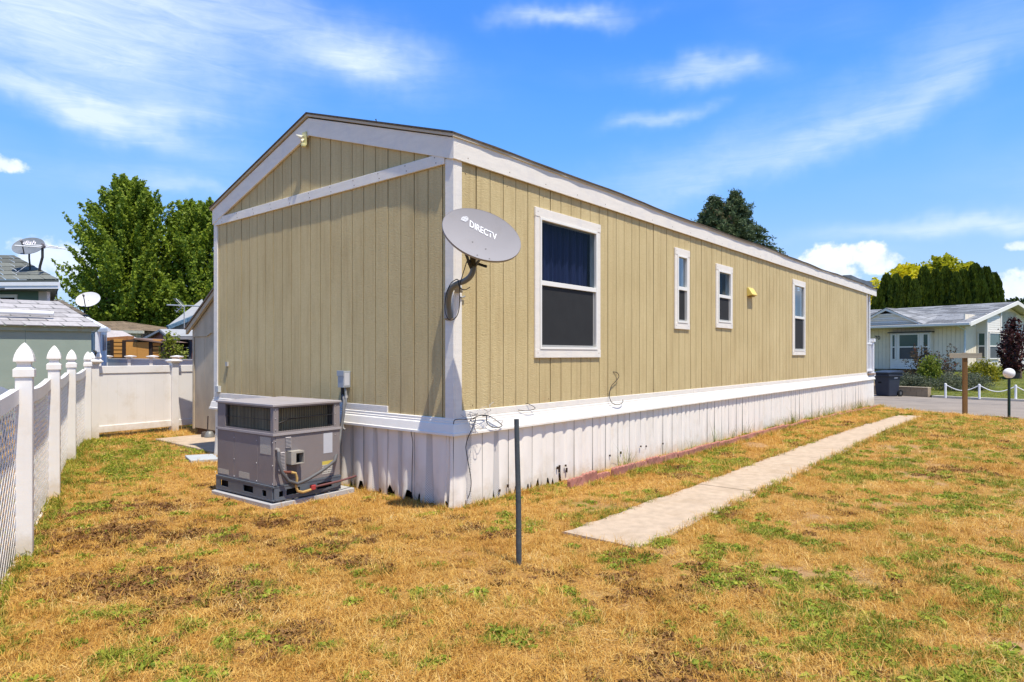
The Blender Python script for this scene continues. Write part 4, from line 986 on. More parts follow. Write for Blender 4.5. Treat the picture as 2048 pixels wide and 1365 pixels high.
# second fence farther back
M_VGREY = mat('grey_vinyl_fence', (.52, .52, .54), .5, .05, 3)
bf = thing('far_fence', 'low pale grey vinyl fence with small white capped posts behind the solid white fence', 'fence', (-13.8, 22.4, 0)); O3 = Vector((-13.8, 22.4, 0))
fp = [P(215, 712, 22.2), P(261, 712, 20.8), P(305, 712, 19.4), P(354, 712, 18.0), P(410, 712, 16.8)]; fp = [P(172, 712, 23.5)] + fp
for v in fp: v.z = 0
for v in fp[1:5]:
    MB().sqlathe([(.06, 0), (.06, 1.33), (.07, 1.34), (.115, 1.385), (.125, 1.395), (.125, 1.415), (.02, 1.44)], c=tuple(v - O3)).build('post', M_VINYL, bf)
for p, q in zip(fp, fp[1:]):
    for k in range(3):
        mb = MB(); mb.bar(p - O3 + Vector((0, 0, 1.16 - k * .31)), q - O3 + Vector((0, 0, 1.16 - k * .31)), .03, .30); mb.build('panel_board', M_VGREY, bf)
    mb = MB(); mb.bar(p - O3 + Vector((0, 0, 1.325)), q - O3 + Vector((0, 0, 1.325)), .05, .03); mb.build('top_rail', M_VINYL, bf)

# ------------------------------------------------------------------ left side: sheds and houses
def frame_from(p, q):
    d = Vector((q[0] - p[0], q[1] - p[1], 0)).normalized(); return math.atan2(d.y, d.x)
# beige gabled shed behind the home's far corner (its gable face is parallel to the end wall)
bs = thing('garden_shed', 'weathered beige wooden gable shed half hidden behind the left corner of the tan home', 'shed', HC + HU * 1.07 + HV * 6.4, HRZ)
M_BEI = mat('weathered_beige_board', (.44, .375, .28), .9, .14, 3, stretch=(1, 1, .35), bump=.004, bscale=30, dirt=(.34, .29, .235), dirt_amt=.7, dscale=2.5)
M_BEIT = mat('beige_trim', (.44, .37, .27), .8, .1, 6)
zr = lambda y: 2.83 - abs(y) * .60
ys = [1.40, 1.0, .6, .2, -.2, -.6, -1.0, -1.40]
for a_, b_ in zip(ys, ys[1:]):
    MB().prism([(b_ + .003, .12), (a_ - .003, .12), (a_ - .003, 1.86 if a_ > .95 else 1.90), (b_ + .003, 1.86 if a_ > .95 else 1.90)], 'x', -.012, .02).build('siding_panel', M_BEI, bs)
MB().prism([(-1.42, 1.84), (.72, 1.845), (.86, 1.79), (1.42, 1.79), (1.42, zr(1.42)), (0, zr(0)), (-1.42, zr(1.42))], 'x', -.035, -.014).build('gable_panel', M_BEI, bs)
MB().box(0, 3, 1.38, 1.40, .12, 1.95).build('side_wall', M_BEI, bs); MB().box(0, 3, -1.4, -1.38, .12, 1.95).build('side_wall', M_BEI, bs); MB().box(.03, 2.98, -1.38, 1.38, -.1, .12).build('shed_floor', mat('dark_timber', (.09, .06, .045), .9), bs)
MB().box(-.036, .01, 1.385, 1.43, .10, 1.90).build('corner_trim', M_BEIT, bs)
for sg in (1, -1):
    mb = MB(); mb.prism([(0, 2.86), (sg * 1.56, 2.86 - 1.56 * .60), (sg * 1.56, 2.86 - 1.56 * .60 - .09), (0, 2.77)], 'x', -.10, -.055); mb.build('barge_board', M_BEIT, bs)
    mb = MB(); mb.prism([(0, 2.87), (sg * 1.58, 2.87 - 1.58 * .60), (sg * 1.58, 2.90 - 1.58 * .60), (0, 2.90)], 'x', -.12, 3.1); mb.build('roof', mat('weathered_shingle', (.16, .13, .11), .95, .2, 20), bs)
cn = thing('rubber_cone_weight', 'small dark weight with upright rod on the concrete slab beside the beige shed', 'weight', P(415, 866, 11.2)); cn.location.z = .04
MB().lathe([(.085, 0), (.075, .05), (.05, .09), (.035, .10)], 14, (.035, 0, 0)).build('base', mat('grey_weight', (.20, .20, .19), .5, metal=.3), cn, smooth=True); MB().lathe([(.06, 0), (.06, .03), (.05, .08), (.01, .09)], 12, (-.06, .03, 0)).build('knob', mat('brown_weight', (.10, .08, .07), .8), cn, smooth=True); MB().tube([(0, 0, .08), (.008, 0, .36)], .011, 6).build('rod', mat('dark_rod', (.06, .045, .04), .7), cn)

# shingle roof helper: a quad split in courses of separate tabs laid with small steps
def shingle_roof(mb, A_, B__, C__, D_, rows, step, jit=.0, seed=0):
    """A-B eave, D-C ridge; courses stepped outward"""
    A_, B__, C__, D_ = map(Vector, (A_, B__, C__, D_)); n = (B__ - A_).cross(D_ - A_).normalized()
    if n.z < 0: n = -n
    rr = random.Random(seed)
    for r_ in range(rows):
        t0, t1 = r_ / rows, (r_ + 1) / rows
        a0, b0_ = A_.lerp(D_, t0), B__.lerp(C__, t0); a1, b1_ = A_.lerp(D_, t1), B__.lerp(C__, t1)
        k = max(1, int((b0_ - a0).length / step)); of = (r_ % 2) * .5
        for j in range(-1, k + 1):
            u0, u1 = max(0, (j + of) / k), min(1, (j + 1 + of) / k)
            if u1 - u0 < .01: continue
            g_ = .012 / max(.1, (b0_ - a0).length); h = .014 + rr.uniform(0, jit)
            p0, p1 = a0.lerp(b0_, u0 + g_) + n * h, a0.lerp(b0_, u1 - g_) + n * h; p2, p3 = a1.lerp(b1_, min(u1, 1)) + n * .004, a1.lerp(b1_, u0) + n * .004
            q0, q1 = p0 - n * h, p1 - n * h
            mb.k = rr.randint(0, 2); mb.add([p0, p1, p2, p3, q0, q1], [(0, 1, 2, 3), (0, 4, 5, 1)])
    mb.k = 0
def shingle_mats(base, name, spread=.18):
    return [mat(f'{name}_{w}', tuple(c * f for c in base), .95, .14, 14, bump=.003, bscale=70) for w, f in (('mid', 1), ('dark', 1 - spread), ('light', 1 + spread))]

# sage green shed close behind the lattice fence
M_SAGE = mat('sage_green_board', (.27, .33, .275), .85, .05, 2, bump=.002, bscale=40, dirt=(.33, .37, .31), dirt_amt=.3, dscale=2)
sg_ = thing('green_shed', 'sage green shed with pale grey shingle roof and peeling fascia behind the lattice fence', 'shed', (-9.73, 15, 0), math.atan2(-.56, -.828))
ssh = shingle_mats((.36, .34, .33), 'pale_grey_shingle', .10)
# local x runs left along the front wall, local -y... away from the camera is local -y
for k in range(6):
    MB().box(k * 1.22 + .003, (k + 1) * 1.22 - .003, -.02, 0, 0, 2.03).build('wall_panel', M_SAGE, sg_)
MB().box(0, .02, -4, -.02, 0, 2.03).build('side_wall', M_SAGE, sg_)
MB().box(-.12, 7.4, .0, .05, 1.99, 2.10).build('fascia', mat('peeling_green_fascia', (.30, .36, .28), .9, .15, 4, dirt=(.30, .19, .07), dirt_amt=.9, dscale=1.6), sg_)
mb = MB(); shingle_roof(mb, (-.18, .12, 2.10), (7.5, .12, 2.10), (7.5, -1.9, 2.79), (.65, -1.9, 2.79), 6, .34, .004, 3); shingle_roof(mb, (-.18, -4, 2.10), (-.18, .12, 2.10), (.65, -1.9, 2.79), (.65, -1.95, 2.79), 6, .34, .004, 4)
mb.build('shingle_roof', ssh, sg_)
MB().add([(-.18, .12, 2.09), (7.5, .12, 2.09), (7.5, -1.9, 2.77), (.65, -1.9, 2.77), (-.18, -4, 2.09)], [(0, 1, 2, 3), (0, 3, 4)]).build('roof_deck', mat('green_fascia', (.28, .34, .27)), sg_)
MB().tube([(.72, -.38, 2.40), (2.15, -.40, 2.42)], .055, 10).build('loose_pipe', M_WHITE, sg_, smooth=True)
dm = tag(MB().lathe([(.62, 0), (.60, .10), (.50, .22), (.34, .31), (.15, .355), (.01, .365)], 28).build('domed_cover', mat('slate_cover', (.17, .18, .20), .4, .05), smooth=True), 'slate grey domed cover behind the lattice fence at the left edge', 'cover'); dm.location = P(-35, 800, 8.0); dm.location.z = .86; dm.scale = (.58, .58, .62)
lg = MB()
for k in range(3): a = k * 2.1; lg.tube([(.4 * math.cos(a), .4 * math.sin(a), 0), (.5 * math.cos(a), .5 * math.sin(a), -.86)], .02, 6)
lg.build('leg_frame', M_WIRE, dm)

# bigger dark teal house behind it, hip roof with a grey dish and an aerial
M_TEAL = mat('dark_teal_siding', (.12, .20, .18), .8, .06, 3)
th = thing('teal_house', 'dark teal house with grey green shingle roof and white fascia behind the green shed', 'house', P(95, 720, 22)); th.location.z = 0; TO = th.location.copy()
ev = P(117, 556, 21.3); c0 = P(95, 0, 22)
E0 = Vector((ev.x, ev.y, 3.93)) - TO; E1 = E0 + Vector((-9, .4, .0)); RG0 = P(27, 511, 24.2) - TO; RG1 = RG0 + Vector((-8, 0, .05)); EB = E0 + Vector((-5.2, 6, 0))
MB().box(-9, -.02, -.02, .0, 0, 3.75).build('front_wall', M_TEAL, th); MB().bar((-.03, .02, 1.87), (-4.6, 5.5, 1.87), .04, 3.75).build('side_wall', M_TEAL, th)
MB().box(-.26, .02, -.06, .1, 2.4, 3.7).build('corner_pillar', mat('offwhite_trim', (.60, .55, .55), .7, .05), th)
MB().box(-.24, -.06, -.05, .08, 3.25, 3.5).build('pillar_capital', mat('tan_stone', (.35, .30, .28), .8), th)
tsh = shingle_mats((.13, .135, .115), 'grey_green_shingle', .22)
mb = MB(); shingle_roof(mb, E0, E1, RG1, RG0, 6, .45, .012, 5); shingle_roof(mb, EB, E0, RG0, RG0 + Vector((0, .05, 0)), 6, .45, .012, 6); mb.build('shingle_roof', tsh, th)
mb = MB(); mb.bar(E0 + Vector((.02, -.03, -.05)), E1 + Vector((0, -.03, -.05)), .03, .07); mb.k = 0; mb.build('drip_board', mat('dark_green_edge', (.07, .08, .07)), th)
mb = MB(); mb.bar(E0 + Vector((.05, -.05, -.15)), E1 + Vector((0, -.05, -.15)), .10, .12); mb.bar(E0 + Vector((.05, -.05, -.26)), E1 + Vector((0, -.05, -.26)), .06, .10); mb.build('gutter', M_WHITE, th)
mb = MB(); mb.prism([(-9, E0.y), (E0.x, E0.y), (E0.x - 4.6, 5.5), (-9, 5.5)], 'z', 3.60, 3.66); mb.build('soffit', mat('dark_soffit', (.09, .10, .10)), th)
mb = MB(); mb.tube([E0 + Vector((-.05, 0, -.3)), E0 + Vector((-.05, 0, -.9)), E0 + Vector((-.05, 0, -1.35))], .015, 5); mb.build('downpipe', M_WIRE, th)
vt = MB(); vt.box(-1.62, -1.0, -.05, -.02, 2.93, 3.50); vo_ = vt.build('louvre_vent', M_WHITE, th)
for k in range(3): MB().box(-1.55, -1.08, -.06, -.052, 3.02 + k * .15, 3.09 + k * .15).build('slot', M_DARK, vo_)

def small_dish(label, pos, w, h, p, q, mdish, foot, arm=True, txt=None, lnb=None):
    n = w.cross(h).normalized(); t = thing('rooftop_dish', label, 'satellite dish', foot); L = Vector(pos) - Vector(foot)
    nr, na = 5, 32; vs = [L + w * p * (i / nr) * math.cos(6.28318 * k / na) + h * q * (i / nr) * math.sin(6.28318 * k / na) + n * .06 * ((i / nr) ** 2 - 1) for i in range(nr + 1) for k in range(na)]
    vs2 = [v - n * .015 for v in vs]
    fs = [(i * na + k, i * na + (k + 1) % na, (i + 1) * na + (k + 1) % na, (i + 1) * na + k) for i in range(nr) for k in range(na)]; m = len(vs)
    mb = MB(); mb.add(vs + vs2, fs + [tuple(j + m for j in reversed(f)) for f in fs] + [(nr * na + k, nr * na + (k + 1) % na, m + nr * na + (k + 1) % na, m + nr * na + k) for k in range(na)])
    mb.build('reflector', mdish, t, smooth=True)
    bp = L - n * .07
    MB().tube([bp, (bp.x, bp.y, bp.z - q * .9), (0, 0, .10), (0, 0, -.05)], .028, 8).build('mast', M_WIRE, t, smooth=True)
    if lnb is not None:
        lp = L + n * lnb - h * q * .4; MB().tube([L - h * q * .95, lp], .018, 6).build('feed_arm', M_WIRE, t); MB().tube([lp - n * .05, lp + n * .06], .04, 8).build('feed_horn', mat('grey_feed', (.30, .28, .28)), t)
    if txt: text_mesh('lettering', txt, p * .52, mat('pale_print', (.70, .66, .68)), t, Matrix.Translation(L + h * q * .35 + n * .01) @ Matrix((w, h, n)).transposed().to_4x4(), ext=0, bold=.004)
    return t
f0 = Vector((P(60, 538, 22.3))); 
w0 = Vector((.98, .15, .02)).normalized(); h0 = Vector((-.10, .62, .78)); h0 = (h0 - w0 * h0.dot(w0)).normalized()
small_dish('dark grey satellite dish with faint lettering on the roof of the teal house', P(56.5, 492, 22.2), w0, h0, .50, .42, mat('dark_grey_dish', (.17, .185, .20), .4, .1), f0, txt='dish', lnb=.35)
ae = thing('roof_aerial', 'bent dark aerial mast with thin white cross rods on the roof of the teal house', 'aerial', P(79, 543, 21.8)); o_ = ae.location
MB().tube([(0, 0, 0), P(80, 533, 21.8) - o_, P(85, 515, 21.8) - o_, P(85, 495, 21.8) - o_], .04, 8).build('mast', M_WIRE, ae); MB().tube([P(88, 488, 21.8) - o_, P(85, 496, 21.8) - o_], .08, 8).build('head', mat('grey_head', (.20, .18, .19)), ae)
for pa, pb in (((30, 491.5), (83, 495)), ((52, 490), (84, 492)), ((90, 491), (117, 494.5)), ((92, 494.5), (132, 498))):
    MB().tube([P(*pa, 21.7) - o_, P(*pb, 21.7) - o_], .022, 5).build('rod', M_WHITE, ae)
MB().tube([P(56, 530, 22.1) - f0 + f0 - o_, P(33, 546, 21.9) - o_], .012, 5).build('stay', M_VGREY, ae)

# dark roofed house with a pale dish
dh = thing('brown_roof_house', 'house showing only a dark brown hip roof behind the green shed', 'house', P(120, 720, 27)); dh.location.z = 0; o_ = dh.location.copy()
bsh = shingle_mats((.13, .105, .075), 'brown_shingle', .2)
q = [P(60, 634, 26.5) - o_, P(182, 634, 26.0) - o_, P(124, 600.5, 30) - o_, P(60, 600, 30) - o_]; mb = MB(); shingle_roof(mb, *q, 6, .4, .01, 8); mb.build('shingle_roof', bsh, dh)
MB().box(q[0].x, q[1].x - 1.7, q[1].y + .3, q[1].y + 3, 0, q[1].z - .05).build('wall', mat('pale_blue_wall', (.40, .47, .55), .8), dh)
w1 = Vector((.97, .2, .0)).normalized(); h1 = Vector((-.1, .60, .78)); h1 = (h1 - w1 * h1.dot(w1)).normalized()
small_dish('pale grey round satellite dish on the dark brown roof left of the big tree', P(176, 599, 26.0), w1, h1, .44, .40, mat('pale_dish', (.58, .58, .60), .4, .06), P(169, 625, 26.2), lnb=.40)

# light blue enclosed porch with white corrugated awning
lb = thing('blue_porch', 'light blue porch with white corrugated awning between the green shed and the brown shed', 'porch', P(200, 720, 21)); lb.location.z = 0; o_ = lb.location.copy(); M_LBL = mat('light_blue_siding', (.40, .50, .60), .7, .05)
a0, a1 = P(150, 0, 21), P(212, 0, 20); z_e = 1.458 + 59 / 1297 * 20
dd = (a1 - a0); dd.z = 0; dd.normalize()
def wallq(p, q, z0, z1, m, nm, par, th_=.08):
    mb = MB(); p, q = Vector(p), Vector(q); mb.bar(Vector((p.x, p.y, (z0 + z1) / 2)), Vector((q.x, q.y, (z0 + z1) / 2)), th_, z1 - z0); return mb.build(nm, m, par)
wallq(P(160, 0, 20.9) - o_, P(192, 0, 20.2) - o_, 0, z_e - .08, M_LBL, 'wall', lb); wallq(P(199, 0, 20.2) - o_, P(211, 0, 21.5) - o_, 0, z_e - .08, M_LBL, 'wall', lb)
for k in range(2): wallq(P(183.5 + k * 19.5, 0, 20.25 + k * .3) - o_, P(190 + k * 6.0 + 12.5 * k, 0, 20.1 + k * .9) - o_, 1.6, 2.1, mat('blue_tinted_pane', (.10, .16, .24), .2, spec=.6), 'window_pane', lb, .12)
MB().bar(P(195.5, 700, 20.05) - o_ + Vector((0, 0, -1.6)), P(195.5, 653, 20.05) - o_, .10, .10).build('post', M_WHITE, lb)
e0, e1, r0, r1 = P(140, 658, 20.7) - o_, P(218, 656, 19.8) - o_, P(140, 630, 24) - o_, P(178, 636, 23.0) - o_
for k in range(9):
    t0, t1 = k / 9, (k + 1) / 9 - .012; mb = MB(); up = Vector((0, 0, .03))
    a_, b_, c_, d_ = e0.lerp(e1, t0), e0.lerp(e1, t1), r0.lerp(r1, t1), r0.lerp(r1, t0); ml, mh = a_.lerp(b_, .5) + up, d_.lerp(c_, .5) + up
    mb.add([a_, ml, b_, c_, mh, d_, a_ - up, b_ - up, c_ - up, d_ - up], [(0, 1, 4, 5), (1, 2, 3, 4), (0, 6, 7, 2, 1), (2, 7, 8, 3), (5, 4, 3, 8, 9), (0, 5, 9, 6)]); mb.build('awning_panel', M_WHITE, lb)
mb = MB(); mb.bar(e0 + Vector((0, 0, -.07)), e1 + Vector((0, 0, -.07)), .10, .10); mb.build('gutter', mat('pale_blue_gutter', (.55, .60, .66), .5), lb)
MB().tube([P(190, 703, 19.9) - o_, P(193, 706, 19.9) - o_, P(190, 713, 19.9) - o_], .04, 6).build('hook', M_BLACK, lb)

# tan house with brown hip roof
tn = thing('cream_house', 'cream lap sided house with brown hip roof behind the brown shed', 'house', P(250, 720, 38)); tn.location.z = 0; o_ = tn.location.copy()
L_ = P(190, 660.5, 38) - o_; R_ = P(288, 662, 36.5) - o_; M_CRM = mat('cream_siding', (.58, .50, .32), .8, .05)
for k in range(16): wallq(Vector((L_.x, L_.y + .3 - .0, 0)), Vector((R_.x - .3, R_.y + .3, 0)), L_.z - .2 - (k + 1) * .19, L_.z - .2 - k * .19 - .02, M_CRM, 'lap_board', tn, .12)
wallq(Vector((L_.x, L_.y + .4, 0)), Vector((R_.x - .3, R_.y + .4, 0)), 0, L_.z - .1, mat('cream_shadow_gap', (.30, .25, .15)), 'wall', tn, .10)
wallq(Vector((R_.x - .3, R_.y + .3, 0)), Vector((R_.x + .8, R_.y + 4, 0)), 0, L_.z - .1, mat('brown_side', (.20, .15, .11)), 'side_wall', tn)
mb = MB(); shingle_roof(mb, L_, R_ , P(247, 643.5, 40) - o_, P(190, 643.5, 41) - o_, 6, .5, .01, 9); shingle_roof(mb, R_, R_ + Vector((1.2, 5, 0)), P(248, 643.5, 40.3) - o_, P(247, 643.5, 40) - o_, 6, .5, .01, 10); mb.build('shingle_roof', shingle_mats((.20, .145, .09), 'tan_brown_shingle', .12), tn)
mb = MB(); mb.bar(L_ + Vector((0, -.05, -.08)), R_ + Vector((0, -.05, -.08)), .1, .16); mb.build('fascia', mat('cream_fascia', (.68, .62, .45)), tn)
mb = MB(); a_ = P(195, 678, 33) - o_; b_ = P(252, 676, 33) - o_; c_ = P(222, 661, 33.5) - o_; mb.add([a_, b_, c_, a_ + Vector((0, 1, 0)), b_ + Vector((0, 1, 0)), c_ + Vector((0, 1, 0))], [(0, 1, 2), (3, 5, 4), (0, 3, 4, 1), (1, 4, 5, 2), (2, 5, 3, 0)])
mb.build('porch_gable', mat('pale_pinkish_roof', (.45, .40, .38), .8), tn)
mb = MB(); mb.bar(P(200, 682, 30) - o_, P(262, 677.5, 30) - o_, .5, .22); mb.build('porch_edge', mat('orange_wood', (.48, .20, .07), .8, .3, 10), tn)

# brown slatted metal shed
ms = thing('brown_shed', 'low orange brown slatted shed with dark frame and double doors behind the fences', 'shed', P(265, 720, 27)); ms.location.z = 0; o_ = ms.location.copy()
M_OR = mat('orange_wood_panel', (.56, .275, .07), .55, .10, 1.5, stretch=(.4, .4, 3)); M_ORD = mat('shaded_wood_panel', (.27, .165, .085), .6, .12, 1.5, stretch=(.4, .4, 3)); M_DKB = mat('dark_brown_frame', (.045, .03, .025), .6)  # darker copy of the wood paints the side wall's shade into its colour
FL, FR = P(226, 0, 26.3), P(327, 0, 26.9); SL = P(200, 0, 29.5)
def fx(px, d=None): # point along the front
    t_ = (px - 226) / 101.; d_ = 26.3 + .6 * t_; return P(px, 0, d_)
roofz = lambda px: 1.458 + (710 - (684 - (684 - 677.0) * (1 - abs(px - 272) / 60.))) / 1297 * 26.6
for (x0, x1) in ((227.5, 247), (305.5, 325)):
    for k in range(9):
        z1 = 1.458 + (710 - 683.5) / 1297 * 26.4 + .10 - k * .155; p_, q_ = fx(x0) - o_, fx(x1) - o_; wallq(p_, q_, z1 - .118, z1, M_OR, 'slat', ms, .05)
for k in range(9):
    z1 = 1.458 + (710 - 684) / 1297 * 27 + .03 - k * .155; wallq(SL - o_, P(224, 0, 26.5) - o_, z1 - .118, z1, M_ORD, 'slat', ms, .05)
wallq(SL + Vector((.05, .15, 0)) - o_, P(225, 0, 26.6) - o_, 0, 2.05, M_DKB, 'side_backing', ms); wallq(fx(226) + Vector((0, .12, 0)) - o_, fx(327) + Vector((0, .12, 0)) - o_, 0, 2.02, M_DKB, 'front_backing', ms)
for px in (225.5, 250, 302.5, 326): mb = MB(); c_ = fx(px) - o_; mb.box(c_.x - (.05 if px in (225.5, 326) else .07), c_.x + (.05 if px in (225.5, 326) else .07), c_.y - .08, c_.y + .04, 0, 2.05); mb.build('post', M_DKB, ms)
for x0, x1 in ((253, 275.5), (276, 299)): wallq(fx(x0) - o_ + Vector((0, -.05, 0)), fx(x1) - o_ + Vector((0, -.05, 0)), .1, 1.98, M_OR, 'door', ms, .04)
mb = MB(); a_, b_, c_ = fx(197) - o_, fx(330) - o_, fx(272) - o_; zL = 1.458 + 26.5 / 1297 * 27; zP = 1.458 + 33.8 / 1297 * 26.6
mb.add([(a_.x, SL.y - o_.y - .2, zL), (b_.x, b_.y - .2, zL - .02), (c_.x, c_.y - .2, zP), (a_.x, SL.y - o_.y + 2, zL), (b_.x, b_.y + 3, zL - .02), (c_.x, c_.y + 3, zP), (a_.x, SL.y - o_.y - .2, zL - .05), (b_.x, b_.y - .2, zL - .08), (c_.x, c_.y - .2, zP - .06)],
       [(0, 2, 5, 3), (2, 1, 4, 5), (0, 6, 8, 2), (2, 8, 7, 1)]); mb.build('roof', mat('brown_metal_roof', (.20, .13, .10), .6, .15), ms)
mb = MB(); mb.add([fx(246) - o_ + Vector((0, -.06, 2.0)) - Vector((0, 0, P(0, 0, 0).z * 0)), fx(300) - o_ + Vector((0, -.06, 2.0)), c_ + Vector((0, -.06, 0))], [(0, 1, 2)])
mb.v = [(mb.v[0][0], mb.v[0][1], zL + .02), (mb.v[1][0], mb.v[1][1], zL + .02), (c_.x, c_.y - .06, zP - .05)]; mb.add([(x, y + .05, z) for x, y, z in mb.v], [(0, 1, 2)]); mb.build('gable', mat('dark_grey_gable', (.055, .05, .05)), ms)

# red and slate-blue shed with low white roof, window
rs_ = thing('red_blue_shed', 'small shed with a red gable end, slate blue front with a window and pale roof', 'shed', P(345, 720, 30)); rs_.location.z = 0; o_ = rs_.location.copy()
M_REDW = mat('brick_red_board', (.26, .10, .075), .8, .1, 4); M_SLB = mat('slate_blue_board', (.09, .11, .15), .7, .08, 4); M_PALR = mat('pale_metal_roof', (.36, .36, .35), .5, .08, 4)
pk = P(322, 662, 30.6) - o_; le = P(296, 678.5, 32) - o_; rc = P(344, 676, 29.4) - o_
mb = MB(); mb.add([(le.x, le.y, 0), (rc.x, rc.y, 0), (rc.x, rc.y, rc.z + .02), (pk.x, pk.y, pk.z), (le.x, le.y, le.z)], [(0, 1, 2, 3, 4)]); ww = mb.build('gable_wall', M_REDW, rs_); sm = ww.modifiers.new('s', 'SOLIDIFY'); sm.thickness = .05
fr_ = P(384, 0, 29) - o_; wallq(Vector((rc.x + .03, rc.y, 0)), fr_, 0, rc.z - .1, M_SLB, 'front_wall', rs_, .06); wallq(P(384.5, 0, 28.95) - o_, P(392, 0, 28.9) - o_, 0, rc.z - .1, M_REDW, 'side_wall', rs_, .06)
mb = MB(); A1, A2 = rc + Vector((-.1, -.15, .02)), P(394, 674.5, 28.7) - o_; B1, B2 = pk + Vector((0, -.1, .03)), P(398, 661.5, 30.4) - o_
mb.add([A1, A2, B2, B1], [(0, 1, 2, 3)]); mb.add([le + Vector((-.1, -.15, .02)), B1, B1 + Vector((.1, .3, .0)), le + Vector((0, .3, .03))], [(0, 1, 2, 3)]); ro = mb.build('roof', M_PALR, rs_); sm = ro.modifiers.new('s', 'SOLIDIFY'); sm.thickness = .05
mb = MB(); mb.bar(A1 + Vector((0, -.02, -.05)), A2 + Vector((0, -.02, -.05)), .05, .10); mb.build('fascia', M_PALR, rs_); mb = MB(); mb.bar(le + Vector((-.1, -.2, 0)), pk + Vector((0, -.15, .0)), .05, .10); mb.build('barge_board', M_PALR, rs_); mb = MB(); mb.bar(pk + Vector((0, -.15, .0)), A1 + Vector((.02, -.08, -.04)), .05, .09); mb.build('barge_board', mat('dark_barge', (.12, .13, .14)), rs_)
wf = wallq(P(357.5, 0, 29.14) - o_, P(376.5, 0, 28.98) - o_, 1.30, 2.16, M_DARK, 'window', rs_, .05)
for z in (2.16, 1.777, 1.408): wallq(P(357.5, 0, 29.1) - o_, P(376.5, 0, 28.94) - o_, z - .02, z + .02, mat('grey_window_bar', (.33, .36, .40)), 'window_bar', wf, .06)

# grey house with blue fascia and aerial behind it
gh = thing('grey_roof_house', 'house with a bright blue fascia and pale roof rising behind the beige shed', 'house', P(380, 720, 35)); gh.location.z = 0; o_ = gh.location.copy()
M_BLUE = mat('blue_fascia', (.07, .16, .27), .6, .35, 9, col2=(.20, .30, .38))
mb = MB(); mb.bar(P(335.5, 655.5, 34) - o_, P(412, 625, 36) - o_, .15, .20); mb.build('fascia', M_BLUE, gh)
mb = MB(); mb.add([P(337, 653, 34) - o_, P(412, 621.5, 36) - o_, P(405, 600, 39) - o_, P(385, 616, 39) - o_], [(0, 1, 2, 3)]); ro = mb.build('roof', M_PALR, gh); sm = ro.modifiers.new('s', 'SOLIDIFY'); sm.thickness = .05
mb = MB(); mb.add([P(339, 658.5, 34.5) - o_, P(412, 629, 36.4) - o_, P(412, 720, 36.4) - o_, P(352, 720, 34.6) - o_, P(345, 662, 34.6) - o_], [(0, 1, 2, 3, 4)]); wl = mb.build('wall', mat('grey_brown_wall', (.22, .20, .18), .8), gh); sm = wl.modifiers.new('s', 'SOLIDIFY'); sm.thickness = .05
an = thing('tv_antenna', 'thin grey television antenna on a pole in front of the big tree', 'antenna', P(368.5, 643, 27)); o_ = an.location
M_AN = mat('grey_aluminium', (.45, .46, .47), .4, metal=.5)
MB().tube([(0, 0, -.3), P(368.5, 612, 27) - o_], .022, 6).build('pole', M_AN, an)
MB().tube([P(334, 610.5, 26.4) - o_, P(400, 613, 27.8) - o_], .030, 6).build('boom', M_AN, an)
for k in range(6): a_ = P(352 + k * 2.6, 600 + k * 2.6 - .5, 27) - o_; MB().tube([a_ + Vector((-.12, 0, .03)), a_ + Vector((.16, 0, -.02))], .011, 4).build('element', M_AN, an)
MB().tube([P(352, 598, 27) - o_, P(367, 614, 27) - o_], .018, 5).build('cross_boom', M_AN, an); MB().tube([P(352.5, 625, 27) - o_, P(365, 613, 27) - o_], .020, 5).build('cross_boom', M_AN, an)
for k in range(3): a_ = P(355 + k * 4, 623 - k * 4, 27) - o_; MB().tube([a_ + Vector((-.12, 0, .05)), a_ + Vector((.08, 0, -.06))], .010, 4).build('element', M_AN, an)

# ------------------------------------------------------------------ plants
def leaf_cards(pts, size, tint, asp=.6, droop=0., seed=0, flat=0.):
    """one small bent leaf (two triangles as a quad) per point"""
    r = np.random.default_rng(seed); n = len(pts)
    d = r.normal(size=(n, 3)); d[:, 2] = d[:, 2] * (1 - flat) - droop; d /= np.linalg.norm(d, axis=1)[:, None]
    e = r.normal(size=(n, 3)); e = np.cross(d, e); e /= np.linalg.norm(e, axis=1)[:, None]
    sz = (size * r.uniform(.6, 1.35, n))[:, None]
    a = pts - d * sz * .5; b = pts + e * sz * asp * .5; c = pts + d * sz * .5; f = pts - e * sz * asp * .5
    v = np.stack([a, b, c, f], 1).reshape(-1, 3); q = np.arange(4 * n).reshape(n, 4)
    return v, q, np.repeat(tint, 4)
def sprays(starts, ends, n, rad, seed=0, curve=.15, tip=.16):
    """points scattered round curved twigs that thin out towards their tips"""
    r = np.random.default_rng(seed); m = len(starts); t = r.uniform(0, 1, (m, n)) ** .75
    S, E_ = starts[:, None, :], ends[:, None, :]; p = S + (E_ - S) * t[..., None]
    L = np.linalg.norm(ends - starts, axis=1)[:, None]; p[..., 2] += curve * L * (t ** 2 - t)
    w = rad * (tip + (1 - tip) * (1 - t) ** .8); p += r.normal(size=p.shape) * (w * .5)[..., None]
    tint = r.uniform(0, 1, (m, 1)) * .45 + r.uniform(0, 1, (m, n)) * .45 + t * .10
    return p.reshape(-1, 3), tint.ravel()
def trunk(parent, pts, rads, m, name='trunk'): return MB().tube(pts, rads, 10).build(name, m, parent, smooth=True)
M_BARK = mat('bark', (.11, .08, .055), .95, .25, 6, stretch=(1, 1, .3), bump=.02, bscale=12)
